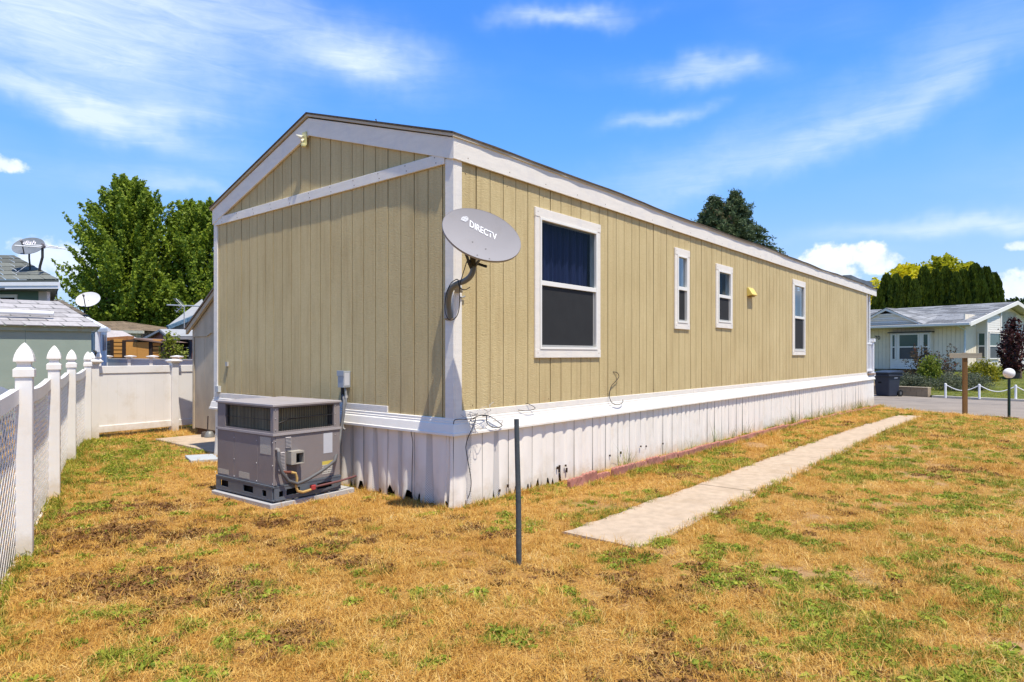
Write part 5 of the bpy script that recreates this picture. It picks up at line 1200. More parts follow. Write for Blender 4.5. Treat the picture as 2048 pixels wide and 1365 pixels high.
def broad_tree(label, base, prof_, n_sp, n_leaf, size, lm, seed, group=None, name='broadleaf_tree', rad=.5, lean=1.0, cat='tree', zb=2.2):
    """prof_: list of (height, crown radius)"""
    r = np.random.default_rng(seed); t = thing(name, label, cat, base, 0, group)
    zs = np.array([p[0] for p in prof_]); Rs = np.array([p[1] for p in prof_]); top = zs.max()
    az = r.uniform(0, 2 * np.pi, n_sp); z = zs.min() + (top - zs.min()) * r.uniform(0, 1, n_sp) ** .9
    lob = 1 + .24 * np.sin(az * 3 + seed) * np.cos(z * 1.3 + seed) + .12 * np.sin(az * 5 + z * 1.9)
    R_ = np.interp(z, zs, Rs) * lob * np.where(r.uniform(0, 1, n_sp) < .22, r.uniform(1.05, 1.28, n_sp), r.uniform(.62, 1.04, n_sp))
    ends = np.stack([R_ * np.cos(az), R_ * np.sin(az), z], 1)
    st = ends * np.array([.25, .25, 1]) ; st[:, 2] = np.maximum(zs.min() * .9, z - lean * (.8 + R_ * .45)); st[:, :2] *= r.uniform(.2, 1.6, (n_sp, 1))
    p, ti = sprays(st, ends, n_leaf, rad, seed + 1)
    v, q, tt = leaf_cards(p, size, ti, .62, .15, seed + 2)
    fast_mesh('crown', v, q, lm, t, tt)
    trunk(t, [(0, 0, -.3), (.1, 0, zb), (-.05, .1, (zb + top) / 2), (0, 0, top * .9)], [.34, .27, .16, .03], M_BARK)
    for k in range(9):
        i = int(r.integers(0, n_sp)); z0 = max(zb * .8, ends[i][2] * .55); MB().tube([(0, 0, z0), tuple((st[i] * .6 + ends[i] * .1)), tuple(ends[i] * .92)], [.10, .06, .015], 6).build('limb', M_BARK, t)
    return t
L_MAPLE = leaf_mat('green_maple_leaf', (.095, .165, .014), (.33, .42, .045), (.44, .50, .09), .40)
L_DARK = leaf_mat('dark_leaf', (.03, .06, .014), (.07, .12, .022), None, .3)
L_CONI = leaf_mat('conifer_needle', (.040, .070, .030), (.13, .18, .08), (.22, .14, .08), .25)
L_ARB = leaf_mat('arborvitae_scale', (.030, .060, .007), (.17, .21, .018), None, .3)
L_YEL = leaf_mat('yellow_leaf', (.50, .46, .012), (.80, .72, .03), (.22, .30, .02), .5)
L_YGR = leaf_mat('yellow_green_leaf', (.28, .33, .015), (.60, .56, .03), (.12, .20, .015), .5)
b = P(258, 720, 46); b.z = 0
tA = broad_tree('tall bright green leafy tree, leftmost of the pair beyond the sheds', b, [(2.6, 1.6), (3.4, 2.5), (5.0, 3.4), (6.3, 3.3), (7.4, 2.7), (8.8, 2.7), (10.0, 2.0), (11.0, 1.1), (11.5, .5)], 520, 150, .19, L_MAPLE, 11, 'leafy trees beyond the sheds', rad=.42); tA.scale = (1.17, 1.17, 1.23)
b = P(398, 720, 48); b.z = 0
tB = broad_tree('bright green leafy tree partly hidden by the left edge of the tan home', b, [(2.4, 1.8), (3.6, 2.8), (5.6, 3.0), (7.4, 2.7), (9.0, 2.1), (10.0, 1.4), (10.7, .7)], 440, 130, .19, L_MAPLE, 23, 'leafy trees beyond the sheds', rad=.42); tB.scale = (1.22,) * 3
b = P(345, 722, 23); b.z = 0
broad_tree('thin light green sapling growing between the brown shed and the red shed', b, [(.4, .35), (1.0, .5), (1.7, .45), (2.1, .25), (2.35, .1)], 60, 45, .10, leaf_mat('light_sapling_leaf', (.12, .17, .02), (.28, .32, .05), None, .4), 31, name='sapling', rad=.2, zb=.3)

# spruce behind the home: whorled boughs, two leaders
sp = thing('spruce_tree', 'dark blue green spruce with two tops rising behind the tan home roof', 'tree', P(1470, 720, 38)); sp.location.z = 0
r_ = np.random.default_rng(5); S_, E__ = [], []
for (cx_, top_, R0, zlow) in ((0, 10.75, 3.1, 3.5), (-1.2, 10.4, 1.1, 7.0)):
    z = top_
    while z > zlow:
        f = (top_ - z) / (top_ - zlow); dz_ = top_ - z; Rr_ = (.15 + .92 * dz_ if dz_ < 1.8 else 1.81 + .42 * (dz_ - 1.6)) if R0 > 2 else .25 + .85 * min(dz_, 1.6)
        for k in range(int(6 + 16 * f)):
            a = r_.uniform(0, 6.283); rr = Rr_ * r_.uniform(.72, 1.12)
            S_.append((cx_, 0, z)); E__.append((cx_ + rr * math.cos(a), rr * math.sin(a), z - rr * .10 + r_.uniform(-.15, .25)))
        z -= .24
S_, E__ = np.array(S_), np.array(E__); p_, ti_ = sprays(S_, E__, 150, .36, 6, -.35, .35)
ti_ = ti_ * .8 + np.where((p_[:, 2] > 8.6) & (r_.uniform(0, 1, len(p_)) < .35), .3, 0)
v_, q_, t_ = leaf_cards(p_, .20, ti_, .30, 0, 8); fast_mesh('crown', v_, q_, L_CONI, sp, t_); trunk(sp, [(0, 0, 0), (0, 0, 10.8)], [.3, .03], M_BARK)

# columnar arborvitae beyond the white house
def arb_mesh(seed, n=9000):
    r = np.random.default_rng(seed); z = r.uniform(0, 1, n) ** .85; R_ = .86 * np.sqrt(np.clip(1 - (np.clip(z - .15, 0, 1) / .85) ** 1.35, 0, 1)) * (.9 + .1 * np.minimum(1, z * 5)); a = r.uniform(0, 6.283, n)
    lob = 1 + .20 * np.sin(a * 4 + z * 9 + seed) + .14 * np.sin(a * 9 - z * 21) + .05 * np.sin(z * 60 + a * 3)
    rad = R_ * lob * r.uniform(.78, 1.04, n); p = np.stack([rad * np.cos(a), rad * np.sin(a), z * 7.0 + .1], 1)
    fan = np.stack([.10 * np.cos(a), .10 * np.sin(a), np.full(n, .30)], 1) * r.uniform(.5, 1.3, (n, 1))
    ti = r.uniform(0, 1, n) * .6 + .35 * (lob - .7); e = np.cross(fan, r.normal(size=(n, 3))); e /= np.linalg.norm(e, axis=1)[:, None]; e *= .11
    v = np.stack([p, p + fan * .6 + e, p + fan, p + fan * .6 - e], 1).reshape(-1, 3)
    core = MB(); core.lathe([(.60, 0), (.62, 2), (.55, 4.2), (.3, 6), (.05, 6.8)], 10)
    return v, np.arange(4 * n).reshape(n, 4), np.clip(np.repeat(ti, 4), 0, 1), core
apro = []
for k in range(3):
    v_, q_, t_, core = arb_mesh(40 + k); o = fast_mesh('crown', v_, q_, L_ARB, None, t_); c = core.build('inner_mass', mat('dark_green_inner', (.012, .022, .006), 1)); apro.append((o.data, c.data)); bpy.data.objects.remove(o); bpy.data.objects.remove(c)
for i, (px, py, d, w) in enumerate([(1756, 580, 49, .9), (1773, 556, 50, 1), (1792, 560, 49, .95), (1814, 556, 50, 1.05), (1829, 566, 48, .8), (1848, 546, 50, 1.1), (1871, 543, 50, 1.05), (1891, 542, 51, 1.1), (1912, 556, 49, .85), (1926, 543, 50, 1.05), (1950, 536, 50, 1.2), (1972, 546, 50, 1.1), (1987, 549, 51, 1.1), (1963, 566, 47, .95)]):
    t = thing('arborvitae', 'dense dark green columnar arborvitae in the tall row beyond the white house roof', 'tree', P(px, 720, d), random.uniform(0, 6), 'arborvitae row beyond the white house'); t.location.z = 0
    if i == 0: t['label'] = 'short dark green columnar arborvitae, leftmost of the row beyond the white house'
    if i == 10: t['label'] = 'tallest dark green columnar arborvitae of the row beyond the white house'
    if i == 12: t['label'] = 'dark green columnar arborvitae, rightmost of the row beyond the white house'
    h = 1.458 + (710 - py) / 1297 * d; t.scale = (w * .86, w * .86, h / 7.25 * (1.0 + .02 * (i % 3)))
    for me, nm in zip(apro[i % 3], ('crown', 'inner_mass')): part(nm, me, None, t)
for (px, top, d, R_, lab, lm, sd_) in ((1812, 528, 58, 2.5, 'bright yellow leafy tree rising behind the left part of the arborvitae row', L_YEL, 61), (1884, 511, 60, 2.6, 'yellow green leafy tree with the highest crown behind the arborvitae row', L_YGR, 62), (1932, 527, 60, 1.7, 'smaller yellow green tree behind the right part of the arborvitae row', L_YGR, 63), (1744, 578, 56, 1.1, 'small bright yellow tree seen between the tan home porch and the arborvitae', L_YEL, 64)):
    h = 1.458 + (710 - top) / 1297 * d; b = P(px, 720, d); b.z = 0
    broad_tree(lab, b, [(h - 5.5, R_ * .8), (h - 3.2, R_), (h - 1.6, R_ * .9), (h - .6, R_ * .6), (h, R_ * .25)], 260, 60, .30, lm, sd_, rad=.7, zb=1)
b = P(2040, 720, 62); b.z = 0; broad_tree('distant dark green tree over the right end of the white house roof', b, [(2, 2), (4, 2.6), (5.8, 1.9), (6.9, .6)], 160, 60, .3, L_DARK, 71, rad=.7, zb=1)
b = P(2062, 720, 52); b.z = 0; broad_tree('distant reddish purple tree at the right edge beyond the white house', b, [(2, 1.4), (3.8, 1.6), (4.9, .8)], 90, 50, .25, leaf_mat('plum_leaf', (.05, .016, .018), (.11, .035, .035), None, .3), 72, rad=.6, zb=1)

# ------------------------------------------------------------------ right side: lawn, white house, street things
def nl_z(x, y):
    """neighbour's lawn rises gently from the kerb to the house"""
    s_ = ((x - 16.2) * .838 + (y - 22.75) * .545); return -.03 + .60 * float(sstep(np.array((s_ - .3) / 9.0)))
def on_kerb(pt, off=.0): return pt
lw = MB(); n1, n2 = 50, 34; A0, A1 = Vector((14.3, 25.7, 0)), Vector((24.5, 10.0, 0)); dv = Vector((.838, .545, 0)); vs = []
kp = [Vector((*k_, 0)) for k_ in KERB[1:]]
def kline(t_):
    L_ = [(b_ - a_).length for a_, b_ in zip(kp, kp[1:])]; s_ = t_ * sum(L_)
    for a_, b_, l_ in zip(kp, kp[1:], L_):
        if s_ <= l_: return a_.lerp(b_, s_ / l_)
        s_ -= l_
    return kp[-1]
kp = [Vector((8.8, 34.1, 0))] + kp
for i in range(n1 + 1):
    for j in range(n2 + 1):
        q = kline(i / n1) + dv * (.2 + 40 * (j / n2) ** 1.6); vs.append((q.x, q.y, nl_z(q.x, q.y) + random.uniform(-.01, .01)))
lw.add(vs, [(i * (n2 + 1) + j, (i + 1) * (n2 + 1) + j, (i + 1) * (n2 + 1) + j + 1, i * (n2 + 1) + j + 1) for i in range(n1) for j in range(n2)])
M_LAWN = mat('green_lawn', (.085, .115, .020), .95, .35, 3.5, col2=(.16, .175, .035), dirt=(.22, .17, .05), dirt_amt=.5, dscale=1.2, bump=.01, bscale=60)
struct(lw.build('neighbour_lawn', M_LAWN, smooth=True))

HH = Vector((22.55, 31.9, 0)); HRZ2 = math.atan2(.557, .83); hx_, hy_ = Vector((.83, .557, 0)), Vector((-.557, .83, 0))
def hy(px, x): t_ = (px - 1024) / 1297; return ((HH.x + .83 * x) - t_ * (HH.y + .557 * x)) / (.557 + .83 * t_)
def hx(px, y): t_ = (px - 1024) / 1297; return (t_ * (HH.y + .83 * y) - (HH.x - .557 * y)) / (.83 - .557 * t_)
def hz(py, x, y): d = HH.y + .557 * x + .83 * y; return 1.458 + (710 - py) / 1297 * d
wh = thing('white_house', 'single storey off white house with grey shingle roof and number 70 across the street', 'house', HH, HRZ2)
M_WSID = mat('cream_vertical_siding', (.84, .74, .58), .7, .04, 3); M_WLAP = mat('white_lap_siding', (.84, .79, .72), .55, .03, 3); M_WTR = mat('white_house_trim', (.82, .78, .71), .5, .03, 4)
Z0, ZE = .68, 2.97; wx = .40; wy = .40
mb = MB(); y = wy
while y < 11.5: mb.box(wx - .015, wx + .05, y + .012, y + .19, Z0, ZE + .05); y += .20
tag(mb.build('vertical_siding', M_WSID, wh), kind='stuff')
MB().box(wx + .0, wx + .1, wy + .05, 12, Z0, ZE + .05).build('front_wall', mat('siding_gap', (.58, .53, .44), .8), wh)
mb = MB(); x = wx; x_end = hx(1953, wy)
while x < x_end: mb.box(x + .01, min(x + .18, x_end), wy - .015, wy + .05, Z0, 3.5); x += .19
tag(mb.build('vertical_siding', M_WSID, wh), kind='stuff')
roofz_ = lambda x: ZE + .05 + (x + .45) * (4.25 - ZE) / 5.81 if x < 5.36 else 4.30 - (x - 5.36) * (4.25 - ZE) / 5.81
MB().prism([(wx + .02, Z0), (10.3, Z0), (10.3, 3.0), (5.36, roofz_(5.36) - .1), (wx + .02, 3.0)], 'y', wy + .01, wy + .06).build('gable_wall', M_WSID, wh)
MB().box(wx + .1, 10.2, wy + .2, 12, .2, Z0).build('foundation', mat('tan_foundation', (.36, .30, .22), .9), wh); MB().box(wx + .06, wx + .1, wy + .05, 12, .3, Z0).build('foundation_front', mat('tan_foundation2', (.40, .33, .24), .9), wh)
ws = shingle_mats((.215, .22, .225), 'light_grey_shingle', .30)
mb = MB(); shingle_roof(mb, (-.45, -.15, ZE + .05), (-.45, 17, ZE + .05), (5.36, 17, 4.30), (5.36, -.15, 4.30), 18, .62, .004, 21); mb.build('shingle_roof', ws, wh)
mb = MB(); shingle_roof(mb, (11.2, -.15, ZE + .03), (11.2, 17, ZE + .03), (5.36, 17, 4.30), (5.36, -.15, 4.30), 10, .9, .004, 22); mb.build('shingle_roof', ws, wh)
MB().prism([(-.45, ZE - .02), (5.36, 4.24), (11.2, ZE - .02), (11.2, ZE + .04), (5.36, 4.30), (-.45, ZE + .04)], 'y', -.15, 17).build('roof_deck', mat('soffit_cream', (.55, .52, .42), .8), wh)
for e in (-.47, 11.22):
    mb = MB(); mb.prism([(e, ZE + .07), (5.36, 4.34), (5.36, 4.14), (e, ZE - .13)], 'y', -.20, -.16); mb.build('rake_board', M_WTR, wh, bevel=.003)
MB().box(-.56, -.45, -.18, 17, ZE - .07, ZE + .055).build('gutter', M_WTR, wh, bevel=.01)
MB().box(-.45, wx, -.1, 17, ZE - .10, ZE - .07).build('soffit', mat('soffit_cream2', (.5, .48, .42), .8), wh)
dx_, dy_ = hx(1930, wy), hy(1930, wx - .06); MB().tube([(-.50, dy_, ZE - .05), (wx - .08, dy_, ZE - .3), (wx - .08, dy_, Z0)], .045, 6).build('downpipe', mat('pale_blue_pipe', (.60, .66, .70), .5), wh)
# decorative front gable
gy0, gy1 = hy(1850, -.3), hy(1690, -.3); gm = hy(1773, -.3); gzp = hz(617, -.3, gm)
for k in range(6):
    z0 = ZE + .10 + k * .10; f = lambda z: (gzp - .10 - z) / (gzp - .10 - ZE); w0_, w1_ = (gm - gy0) * f(z0), (gm - gy0) * max(0, f(z0 + .09))
    if w0_ > .1: MB().prism([(gm - w0_, z0), (gm + w0_, z0), (gm + w1_, z0 + .09), (gm - w1_, z0 + .09)], 'x', -.28 - .004 * k, -.20).build('gable_lap_board', M_WLAP if k % 2 else M_WSID, wh)
for e in (gy0, 2 * gm - gy0):
    mb = MB(); mb.prism([(e, ZE + .02), (gm, gzp), (gm, gzp - .13), (e, ZE - .05)], 'x', -.40, -.34); mb.build('gable_rake', M_WTR, wh)
    mb = MB(); shingle_roof(mb, (-.42, e, ZE + .04), (2.2, e, ZE + .55), (2.6, gm, gzp + .02), (-.42, gm, gzp + .02), 5, .5, .004, 24); mb.build('gable_roof', ws, wh)
MB().box(-.47, -.44, gy0 + .3, gy0 + 9, ZE + .055, ZE + .10).build('flashing', mat('dark_flashing', (.10, .10, .11), .7), wh)
# box window on the front
def win_panel(par, p, q, z0, z1, mid, name='window'):
    """framed sash window standing between plan points p and q (local)"""
    p, q = Vector((*p, 0)), Vector((*q, 0)); d = (q - p).normalized(); L = (q - p).length; nrm = Vector((d.y, -d.x, 0)); nrm = nrm if (nrm.x + nrm.y) < 0 else -nrm
    def bx(a, b_, za, zb, o0, o1):
        return [p + d * a + nrm * o0 + Vector((0, 0, za)), p + d * b_ + nrm * o0 + Vector((0, 0, za)), p + d * b_ + nrm * o0 + Vector((0, 0, zb)), p + d * a + nrm * o0 + Vector((0, 0, zb)),
                p + d * a + nrm * o1 + Vector((0, 0, za)), p + d * b_ + nrm * o1 + Vector((0, 0, za)), p + d * b_ + nrm * o1 + Vector((0, 0, zb)), p + d * a + nrm * o1 + Vector((0, 0, zb))]
    F = [(0, 1, 2, 3), (4, 5, 6, 7), (0, 1, 5, 4), (1, 2, 6, 5), (2, 3, 7, 6), (3, 0, 4, 7)]
    fr = MB(); w = .055
    for a, b_, za, zb in ((0, w, z0, z1), (L - w, L, z0, z1), (w, L - w, z1 - w, z1), (w, L - w, z0, z0 + w), (w, L - w, mid - .03, mid + .03)): fr.add(bx(a, b_, za, zb, .0, .05), F)
    wo = fr.build(name, M_WTR, par)
    for nm, za, zb, m in (('upper_pane', mid + .03, z1 - w, mat('green_blind_pane', (.06, .10, .075), .15, .1, 3, spec=.6, stretch=(.3, .3, 14))), ('lower_pane', z0 + w, mid - .03, mat('dim_screen_pane', (.075, .08, .085), .3, .1, 3))):
        mb = MB(); mb.add(bx(w, L - w, za, zb, .01, .02), F); mb.build(nm, m, wo)
    return wo
bx0 = wx - .32; ya, yb = hy(1860, bx0), hy(1780, bx0 - 0); zt, zb_ = hz(660, bx0, ya), Z0 + .02
MB().box(bx0 + .03, wx, ya, yb, Z0 + .02, 2.62).build('box_window_body', M_WTR, wh)
zi = hz(742, bx0, ya); zw0, zw1, zm = hz(721, bx0, ya), hz(667, bx0, ya), hz(694, bx0, ya)
for a_, b_ in ((1783, 1792), (1797, 1838), (1845, 1858)): win_panel(wh, (bx0 + .02, hy(b_, bx0)), (bx0 + .02, hy(a_, bx0)), zw0, zw1, zm)
for k in range(6):
    z = Z0 + .03 + k * .115
    if z + .1 < zw0: MB().box(bx0, bx0 + .04, ya + .02, yb - .02, z, z + .105).build('lap_board', M_WLAP, wh)
MB().box(bx0 - .10, wx, ya - .08, yb + .08, 2.62, 2.68).build('box_window_roof', mat('dark_slate_shingle', (.08, .08, .085), .9), wh)
nb = text_mesh('house_number', '70', .30, mat('dark_numeral', (.06, .06, .055), .5), wh, Matrix.Translation((wx - .03, hy(1755.5, wx), hz(676.5, wx, hy(1755.5, wx)))) @ Matrix(((0, 0, -1), (-1, 0, 0), (0, 1, 0))).to_4x4(), bold=.006)
# bay on the gable end: two facets with windows and lap boards
pA, pB, pC, pD = (hx(1953, wy), wy), (hx(1973.5, -.05), -.05), (hx(2001, -.05), -.05), (hx(2003, wy + .3), wy + .3)
z0b, z1b, zmb = hz(719, *pB), hz(665, *pB), hz(692.5, *pB)
for (p, q, c0_, c1_) in ((pA, pB, 1955.5, 1970), (pB, pC, 1977.5, 1999.5)):
    P0, P1 = Vector((*p, 0)), Vector((*q, 0))
    core = MB(); core.bar(P0 + Vector((0, .04, 2.1)), P1 + Vector((0, .04, 2.1)), .03, 2.9); core.build('bay_wall', M_WSID, wh)
    for k in range(24):
        z = Z0 + .0 + k * .115; top_lim = roofz_((p[0] + q[0]) / 2) - .25
        if z + .1 > top_lim: break
        if zw0 - .02 < z + .05 < zw1 + .02 and z0b < z + .11 and z < z1b: 
            continue
        mb = MB(); mb.bar(P0 + Vector((0, -.0, z + .052)), P1 + Vector((0, -.0, z + .052)), .03, .104); mb.build('lap_board', M_WLAP, wh)
    d = (P1 - P0); L = d.length; d.normalize(); w0_, w1_ = P0 + d * .09 * L, P0 + d * .90 * L
    win_panel(wh, (w0_.x, w0_.y - .02), (w1_.x, w1_.y - .02), z0b, z1b, zmb)
for pt_ in (pB, pC): MB().box(pt_[0] - .05, pt_[0] + .05, pt_[1] - .05, pt_[1] + .05, Z0, roofz_(pt_[0]) - .2).build('corner_trim', M_WLAP, wh)
MB().box(pC[0], pC[0] + .05, -.05, wy, Z0, roofz_(pC[0]) - .15).build('bay_side', M_WSID, wh)
MB().box(pC[0] + .08, hx(2030, wy), wy - .06, wy - .01, Z0, roofz_(pC[0]) - .12).build('stucco_panel', mat('cream_stucco', (.52, .48, .40), .9, .12, 2, stretch=(3, 3, .6), bump=.01, bscale=6), wh)
x0_ = hx(2031, wy)
for k in range(26):
    z = Z0 + k * .115
    if z > 3.7: break
    MB().box(x0_, 10.25, wy - .03, wy - .005, z, z + .104).build('lap_board', M_WLAP, wh)
win_panel(wh, (hx(2045, wy - .04), wy - .04), (hx(2045, wy - .04) + 1.0, wy - .04), z0b, z1b, zmb)
tag(MB().box(-.9, -.4, -9, -1.5, 0, .04).build('garden_walk', M_CONC), None, None, None, 'structure'); gw = bpy.data.objects['garden_walk']; gw.location = HH + Vector((0, 0, .45)); gw.rotation_euler = (0, 0, HRZ2)

# block retaining wall
rw = thing('retaining_wall', 'low stepped retaining wall of tan concrete blocks at the kerb left of the lawn', 'wall', (15.37, 23.75, 0)); o_ = rw.location
M_BLK = mat('tan_split_block', (.36, .275, .18), .95, .12, 8, bump=.006, bscale=40); M_CAPB = mat('tan_cap_block', (.50, .41, .28), .9, .08, 5)
w_a, w_b = Vector((15.42, 23.95, 0)), Vector((13.2, 27.6, 0)); d = (w_b - w_a).normalized(); L_ = (w_b - w_a).length
for row, (lim0, zz) in enumerate(((0, -.10), (0, .06), (2.0, .235), (3.15, .40))):
    s_ = lim0; k = 0
    while s_ < L_ - .1:
        ln = .40 if (k or row % 2 == 0) else .22; mb = MB(); mb.bar(w_a + d * (s_ + .003) - o_ + Vector((0, 0, zz + .08)), w_a + d * min(L_, s_ + ln - .003) - o_ + Vector((0, 0, zz + .08)), .22 + random.uniform(-.006, .006), .162)
        mb.build('block', M_BLK, rw, bevel=.006); s_ += ln; k += 1
for a_, b_, z in ((0, 2.0, .225), (2.0, 3.15, .40), (3.15, L_, .565)):
    mb = MB(); mb.bar(w_a + d * a_ - o_ + Vector((0, 0, z + .012)), w_a + d * b_ - o_ + Vector((0, 0, z + .012)), .25, .03); mb.build('cap', M_CAPB, rw)
rw2 = thing('planter_wall', 'short upper course of tan blocks against the white house behind the bin', 'wall', P(1795, 760, 29)); o_ = rw2.location
for row in range(3):
    for k in range(4): mb = MB(); a_ = P(1781, 0, 29.5) + Vector((k * .37, -k * .5, 0)); b_ = a_ + Vector((.235, -.32, 0)); mb.bar(Vector((a_.x, a_.y, .30 + row * .16)) - o_, Vector((a_.x + .36, a_.y - .49, .30 + row * .16)) - o_, .2, .155); mb.build('block', M_BLK, rw2)

# wheeled bin
bn = thing('wheeled_bin', 'dark navy wheeled rubbish bin with a white sticker beside the block wall', 'bin', (14.08, 24.35, -.085), R(-68)); M_BIN = mat('navy_plastic', (.030, .036, .055), .45, .06, 4)
mb = MB(); mb.add([(-.27, -.25, .0), (.27, -.25, 0), (.27, .25, 0), (-.27, .25, 0), (-.33, -.33, .86), (.33, -.33, .86), (.33, .33, .86), (-.33, .33, .86)], [(3, 2, 1, 0), (4, 5, 6, 7), (0, 1, 5, 4), (1, 2, 6, 5), (2, 3, 7, 6), (3, 0, 4, 7)]); mb.build('body', M_BIN, bn, bevel=.03)
mb = MB(); mb.box(-.37, .37, -.37, .37, .74, .80); mb.box(-.36, .36, -.36, .36, .80, .87); mb.build('rim', M_BIN, bn, bevel=.012)
mb = MB(); mb.add([(-.39, -.41, .87), (.39, -.41, .87), (.41, .40, .87), (-.41, .40, .87), (-.36, -.36, .90), (.36, -.36, .90), (.38, .36, .955), (-.38, .36, .955)], [(3, 2, 1, 0), (4, 5, 6, 7), (0, 1, 5, 4), (1, 2, 6, 5), (2, 3, 7, 6), (3, 0, 4, 7)]); mb.build('lid', mat('dark_lid', (.022, .026, .034), .4), bn, bevel=.01)
MB().tube([(-.25, .44, .84), (.25, .44, .84)], .018, 8).build('handle', M_BIN, bn)
for sx in (-.30, .30):
    w_ = MB(); w_.tube([(sx - .03, .30, .11), (sx + .03, .30, .11)], .125, 18); wo = w_.build('wheel', mat('black_rubber', (.012, .012, .012), .6), bn, smooth=True); MB().tube([(sx - .034, .30, .11), (sx + .034, .30, .11)], .06, 12).build('hub', mat('grey_hub', (.10, .10, .10), .5), wo)
MB().add([(.297, -.02, .60), (.297, .15, .60), (.318, .15, .70), (.318, -.02, .70)], [(0, 1, 2, 3)]).build('sticker', grid_lines_mat('bin_sticker', (.75, .76, .78), (.3, .32, .36), 6, 4), bn)
bpy.data.objects['sticker'].location = (.006, 0, 0)
MB().box(-.13, .0, -.30, -.285, .48, .54).build('grip_slot', M_DARK, bn)

# white posts with sagging rope along the kerb
rp = thing('rope_fence', 'low white posts joined by a sagging white rope along the green lawn kerb', 'fence', (16.1, 22.4, -.03)); o_ = rp.location
posts = [Vector((15.25, 22.83 + .25, 0)) , Vector((16.13, 22.35 + .1, 0)), Vector((17.12, 21.95 - .05, 0)), Vector((18.0, 20.65, 0)), Vector((18.9, 19.6, 0))]
posts[0] = P(1891, 0, 23.1); posts[1] = P(1958.6, 0, 22.45); posts[2] = P(2031.5, 0, 21.85); posts[3] = P(2104, 0, 21.2)
for k, v in enumerate(posts[:4]):
    v.z = -.03; MB().tube([v - o_ - Vector((0, 0, .05)), v - o_ + Vector((0, 0, .46)), v - o_ + Vector((0, 0, .475))], [.036, .036, .02], 10).build('post', M_WHITE, rp)
for p, q in zip(posts[:3], posts[1:4]):
    p, q = p - o_ + Vector((0, 0, .43)), q - o_ + Vector((0, 0, .43)); MB().tube([p.lerp(q, k / 14) - Vector((0, 0, .20 * math.sin(math.pi * k / 14))) for k in range(15)], .014, 6).build('rope', M_WHITE, rp, smooth=True)

# wooden yard post with a cross arm, globe lamp
wp = thing('wooden_sign_post', 'brown wooden post with a pale cross arm at the lawn edge by the street', 'post', (11.9, 17.04, -.12))
MB().box(-.05, .05, -.05, .05, -.1, 1.63).build('upright', mat('brown_timber', (.20, .105, .035), .85, .25, 5, stretch=(3, 3, .2), bump=.004, bscale=30), wp, bevel=.004); wp.rotation_euler = (0, 0, R(-18))
MB().box(-.37, .36, -.075, -.052, 1.49, 1.62).build('cross_arm', mat('greyed_timber', (.34, .30, .22), .85, .15, 5, stretch=(.3, 3, 3)), wp, bevel=.003)
gl = thing('globe_lamp', 'white globe lamp on a dark green pole at the lawn edge by the street', 'lamp', (12.14, 15.84, -.12))
MB().tube([(0, 0, -.1), (0, 0, 1.0)], .031, 14).build('pole', mat('dark_green_paint', (.012, .035, .028), .35), gl, smooth=True)
MB().lathe([(.035, 1.0), (.05, 1.01), (.05, 1.035), (.04, 1.04)], 14).build('collar', mat('dark_green_paint', (.012, .035, .028)), gl, smooth=True)
mb = MB(); mb.lathe([(.125 * math.sin(a), 1.125 - .125 * math.cos(a)) for a in [math.pi * k / 16 for k in range(1, 16)]], 28); mb.build('globe', mat('opal_globe', (.82, .80, .76), .25, .01), gl, smooth=True)

# shrubs in front of the white house
def shrub(label, px, d, rx, rz, n, size, lm, seed, name='shrub', droop=0, open_=0., group=None, py_base=None, stems=0):
    b = P(px, 720, d); b.z = nl_z(b.x, b.y) - .03; t = thing(name, label, 'shrub', b, 0, group); r = np.random.default_rng(seed)
    m = max(20, n // 60); a = r.uniform(0, 6.283, m); u_ = r.uniform(0.05, 1, m); zz = 2 * rz * u_; R_ = rx * np.sqrt(np.clip(1 - (2 * u_ - .85) ** 2 / 1.4, .05, 1)) * r.uniform(.75, 1.12, m)
    e = np.stack([R_ * np.cos(a), R_ * np.sin(a), zz * r.uniform(.85, 1.1, m)], 1); s_ = e * np.array([.2, .2, .25])
    p, ti = sprays(s_, e, 60, .16 if open_ else .22, seed, -.1, .5); v, q, tt = leaf_cards(p, size, ti, .5, droop, seed + 1); fast_mesh('foliage', v, q, lm, t, tt)
    for k in range(stems):
        i = int(r.integers(0, m)); MB().tube([(0, 0, 0), tuple(e[i] * .5), tuple(e[i])], [.018, .012, .004], 5).build('stem', M_BARK, t)
    return t
L_NAN = leaf_mat('reddish_shrub_leaf', (.07, .055, .03), (.13, .09, .05), (.26, .04, .04), .35); L_GR = leaf_mat('mid_green_leaf', (.10, .16, .02), (.28, .32, .04), None, .4)
L_LAV = leaf_mat('grey_green_leaf', (.08, .10, .06), (.17, .19, .12), (.13, .10, .11), .25); L_EUO = leaf_mat('yellow_green_shrub', (.15, .18, .012), (.46, .40, .03), (.04, .07, .01), .35); L_PLM = leaf_mat('dark_red_leaf', (.030, .010, .012), (.085, .028, .028), (.16, .06, .05), .3)
shrub('tall open shrub with reddish tips and thin stems under the front windows', 1848, 28.2, .75, .88, 2600, .10, L_NAN, 81, open_=1, stems=12)
shrub('tall airy reddish brown shrub right of the green one before the white house', 1886, 28.0, .72, .85, 1900, .09, L_NAN, 82, open_=1, stems=14)
shrub('bright green leafy shrub in the middle of the bed before the white house', 1862, 27.2, .45, .72, 3400, .10, L_GR, 83, stems=4)
shrub('low dark grey green mound at the left of the planting bed by the block wall', 1822, 27.0, .85, .30, 5200, .07, L_LAV, 84)
shrub('low wide grey green lavender like mound behind the wooden post', 1922, 25.6, 1.05, .36, 8000, .06, L_LAV, 85)
shrub('rounded yellow green shrub right of the wooden post before the white house', 1965, 27.4, .68, .42, 4200, .10, L_EUO, 86)
shrub('small mid green shrub at the foot of the white house beside the dark red tree', 2003, 29.5, .3, .22, 700, .09, L_GR, 87)
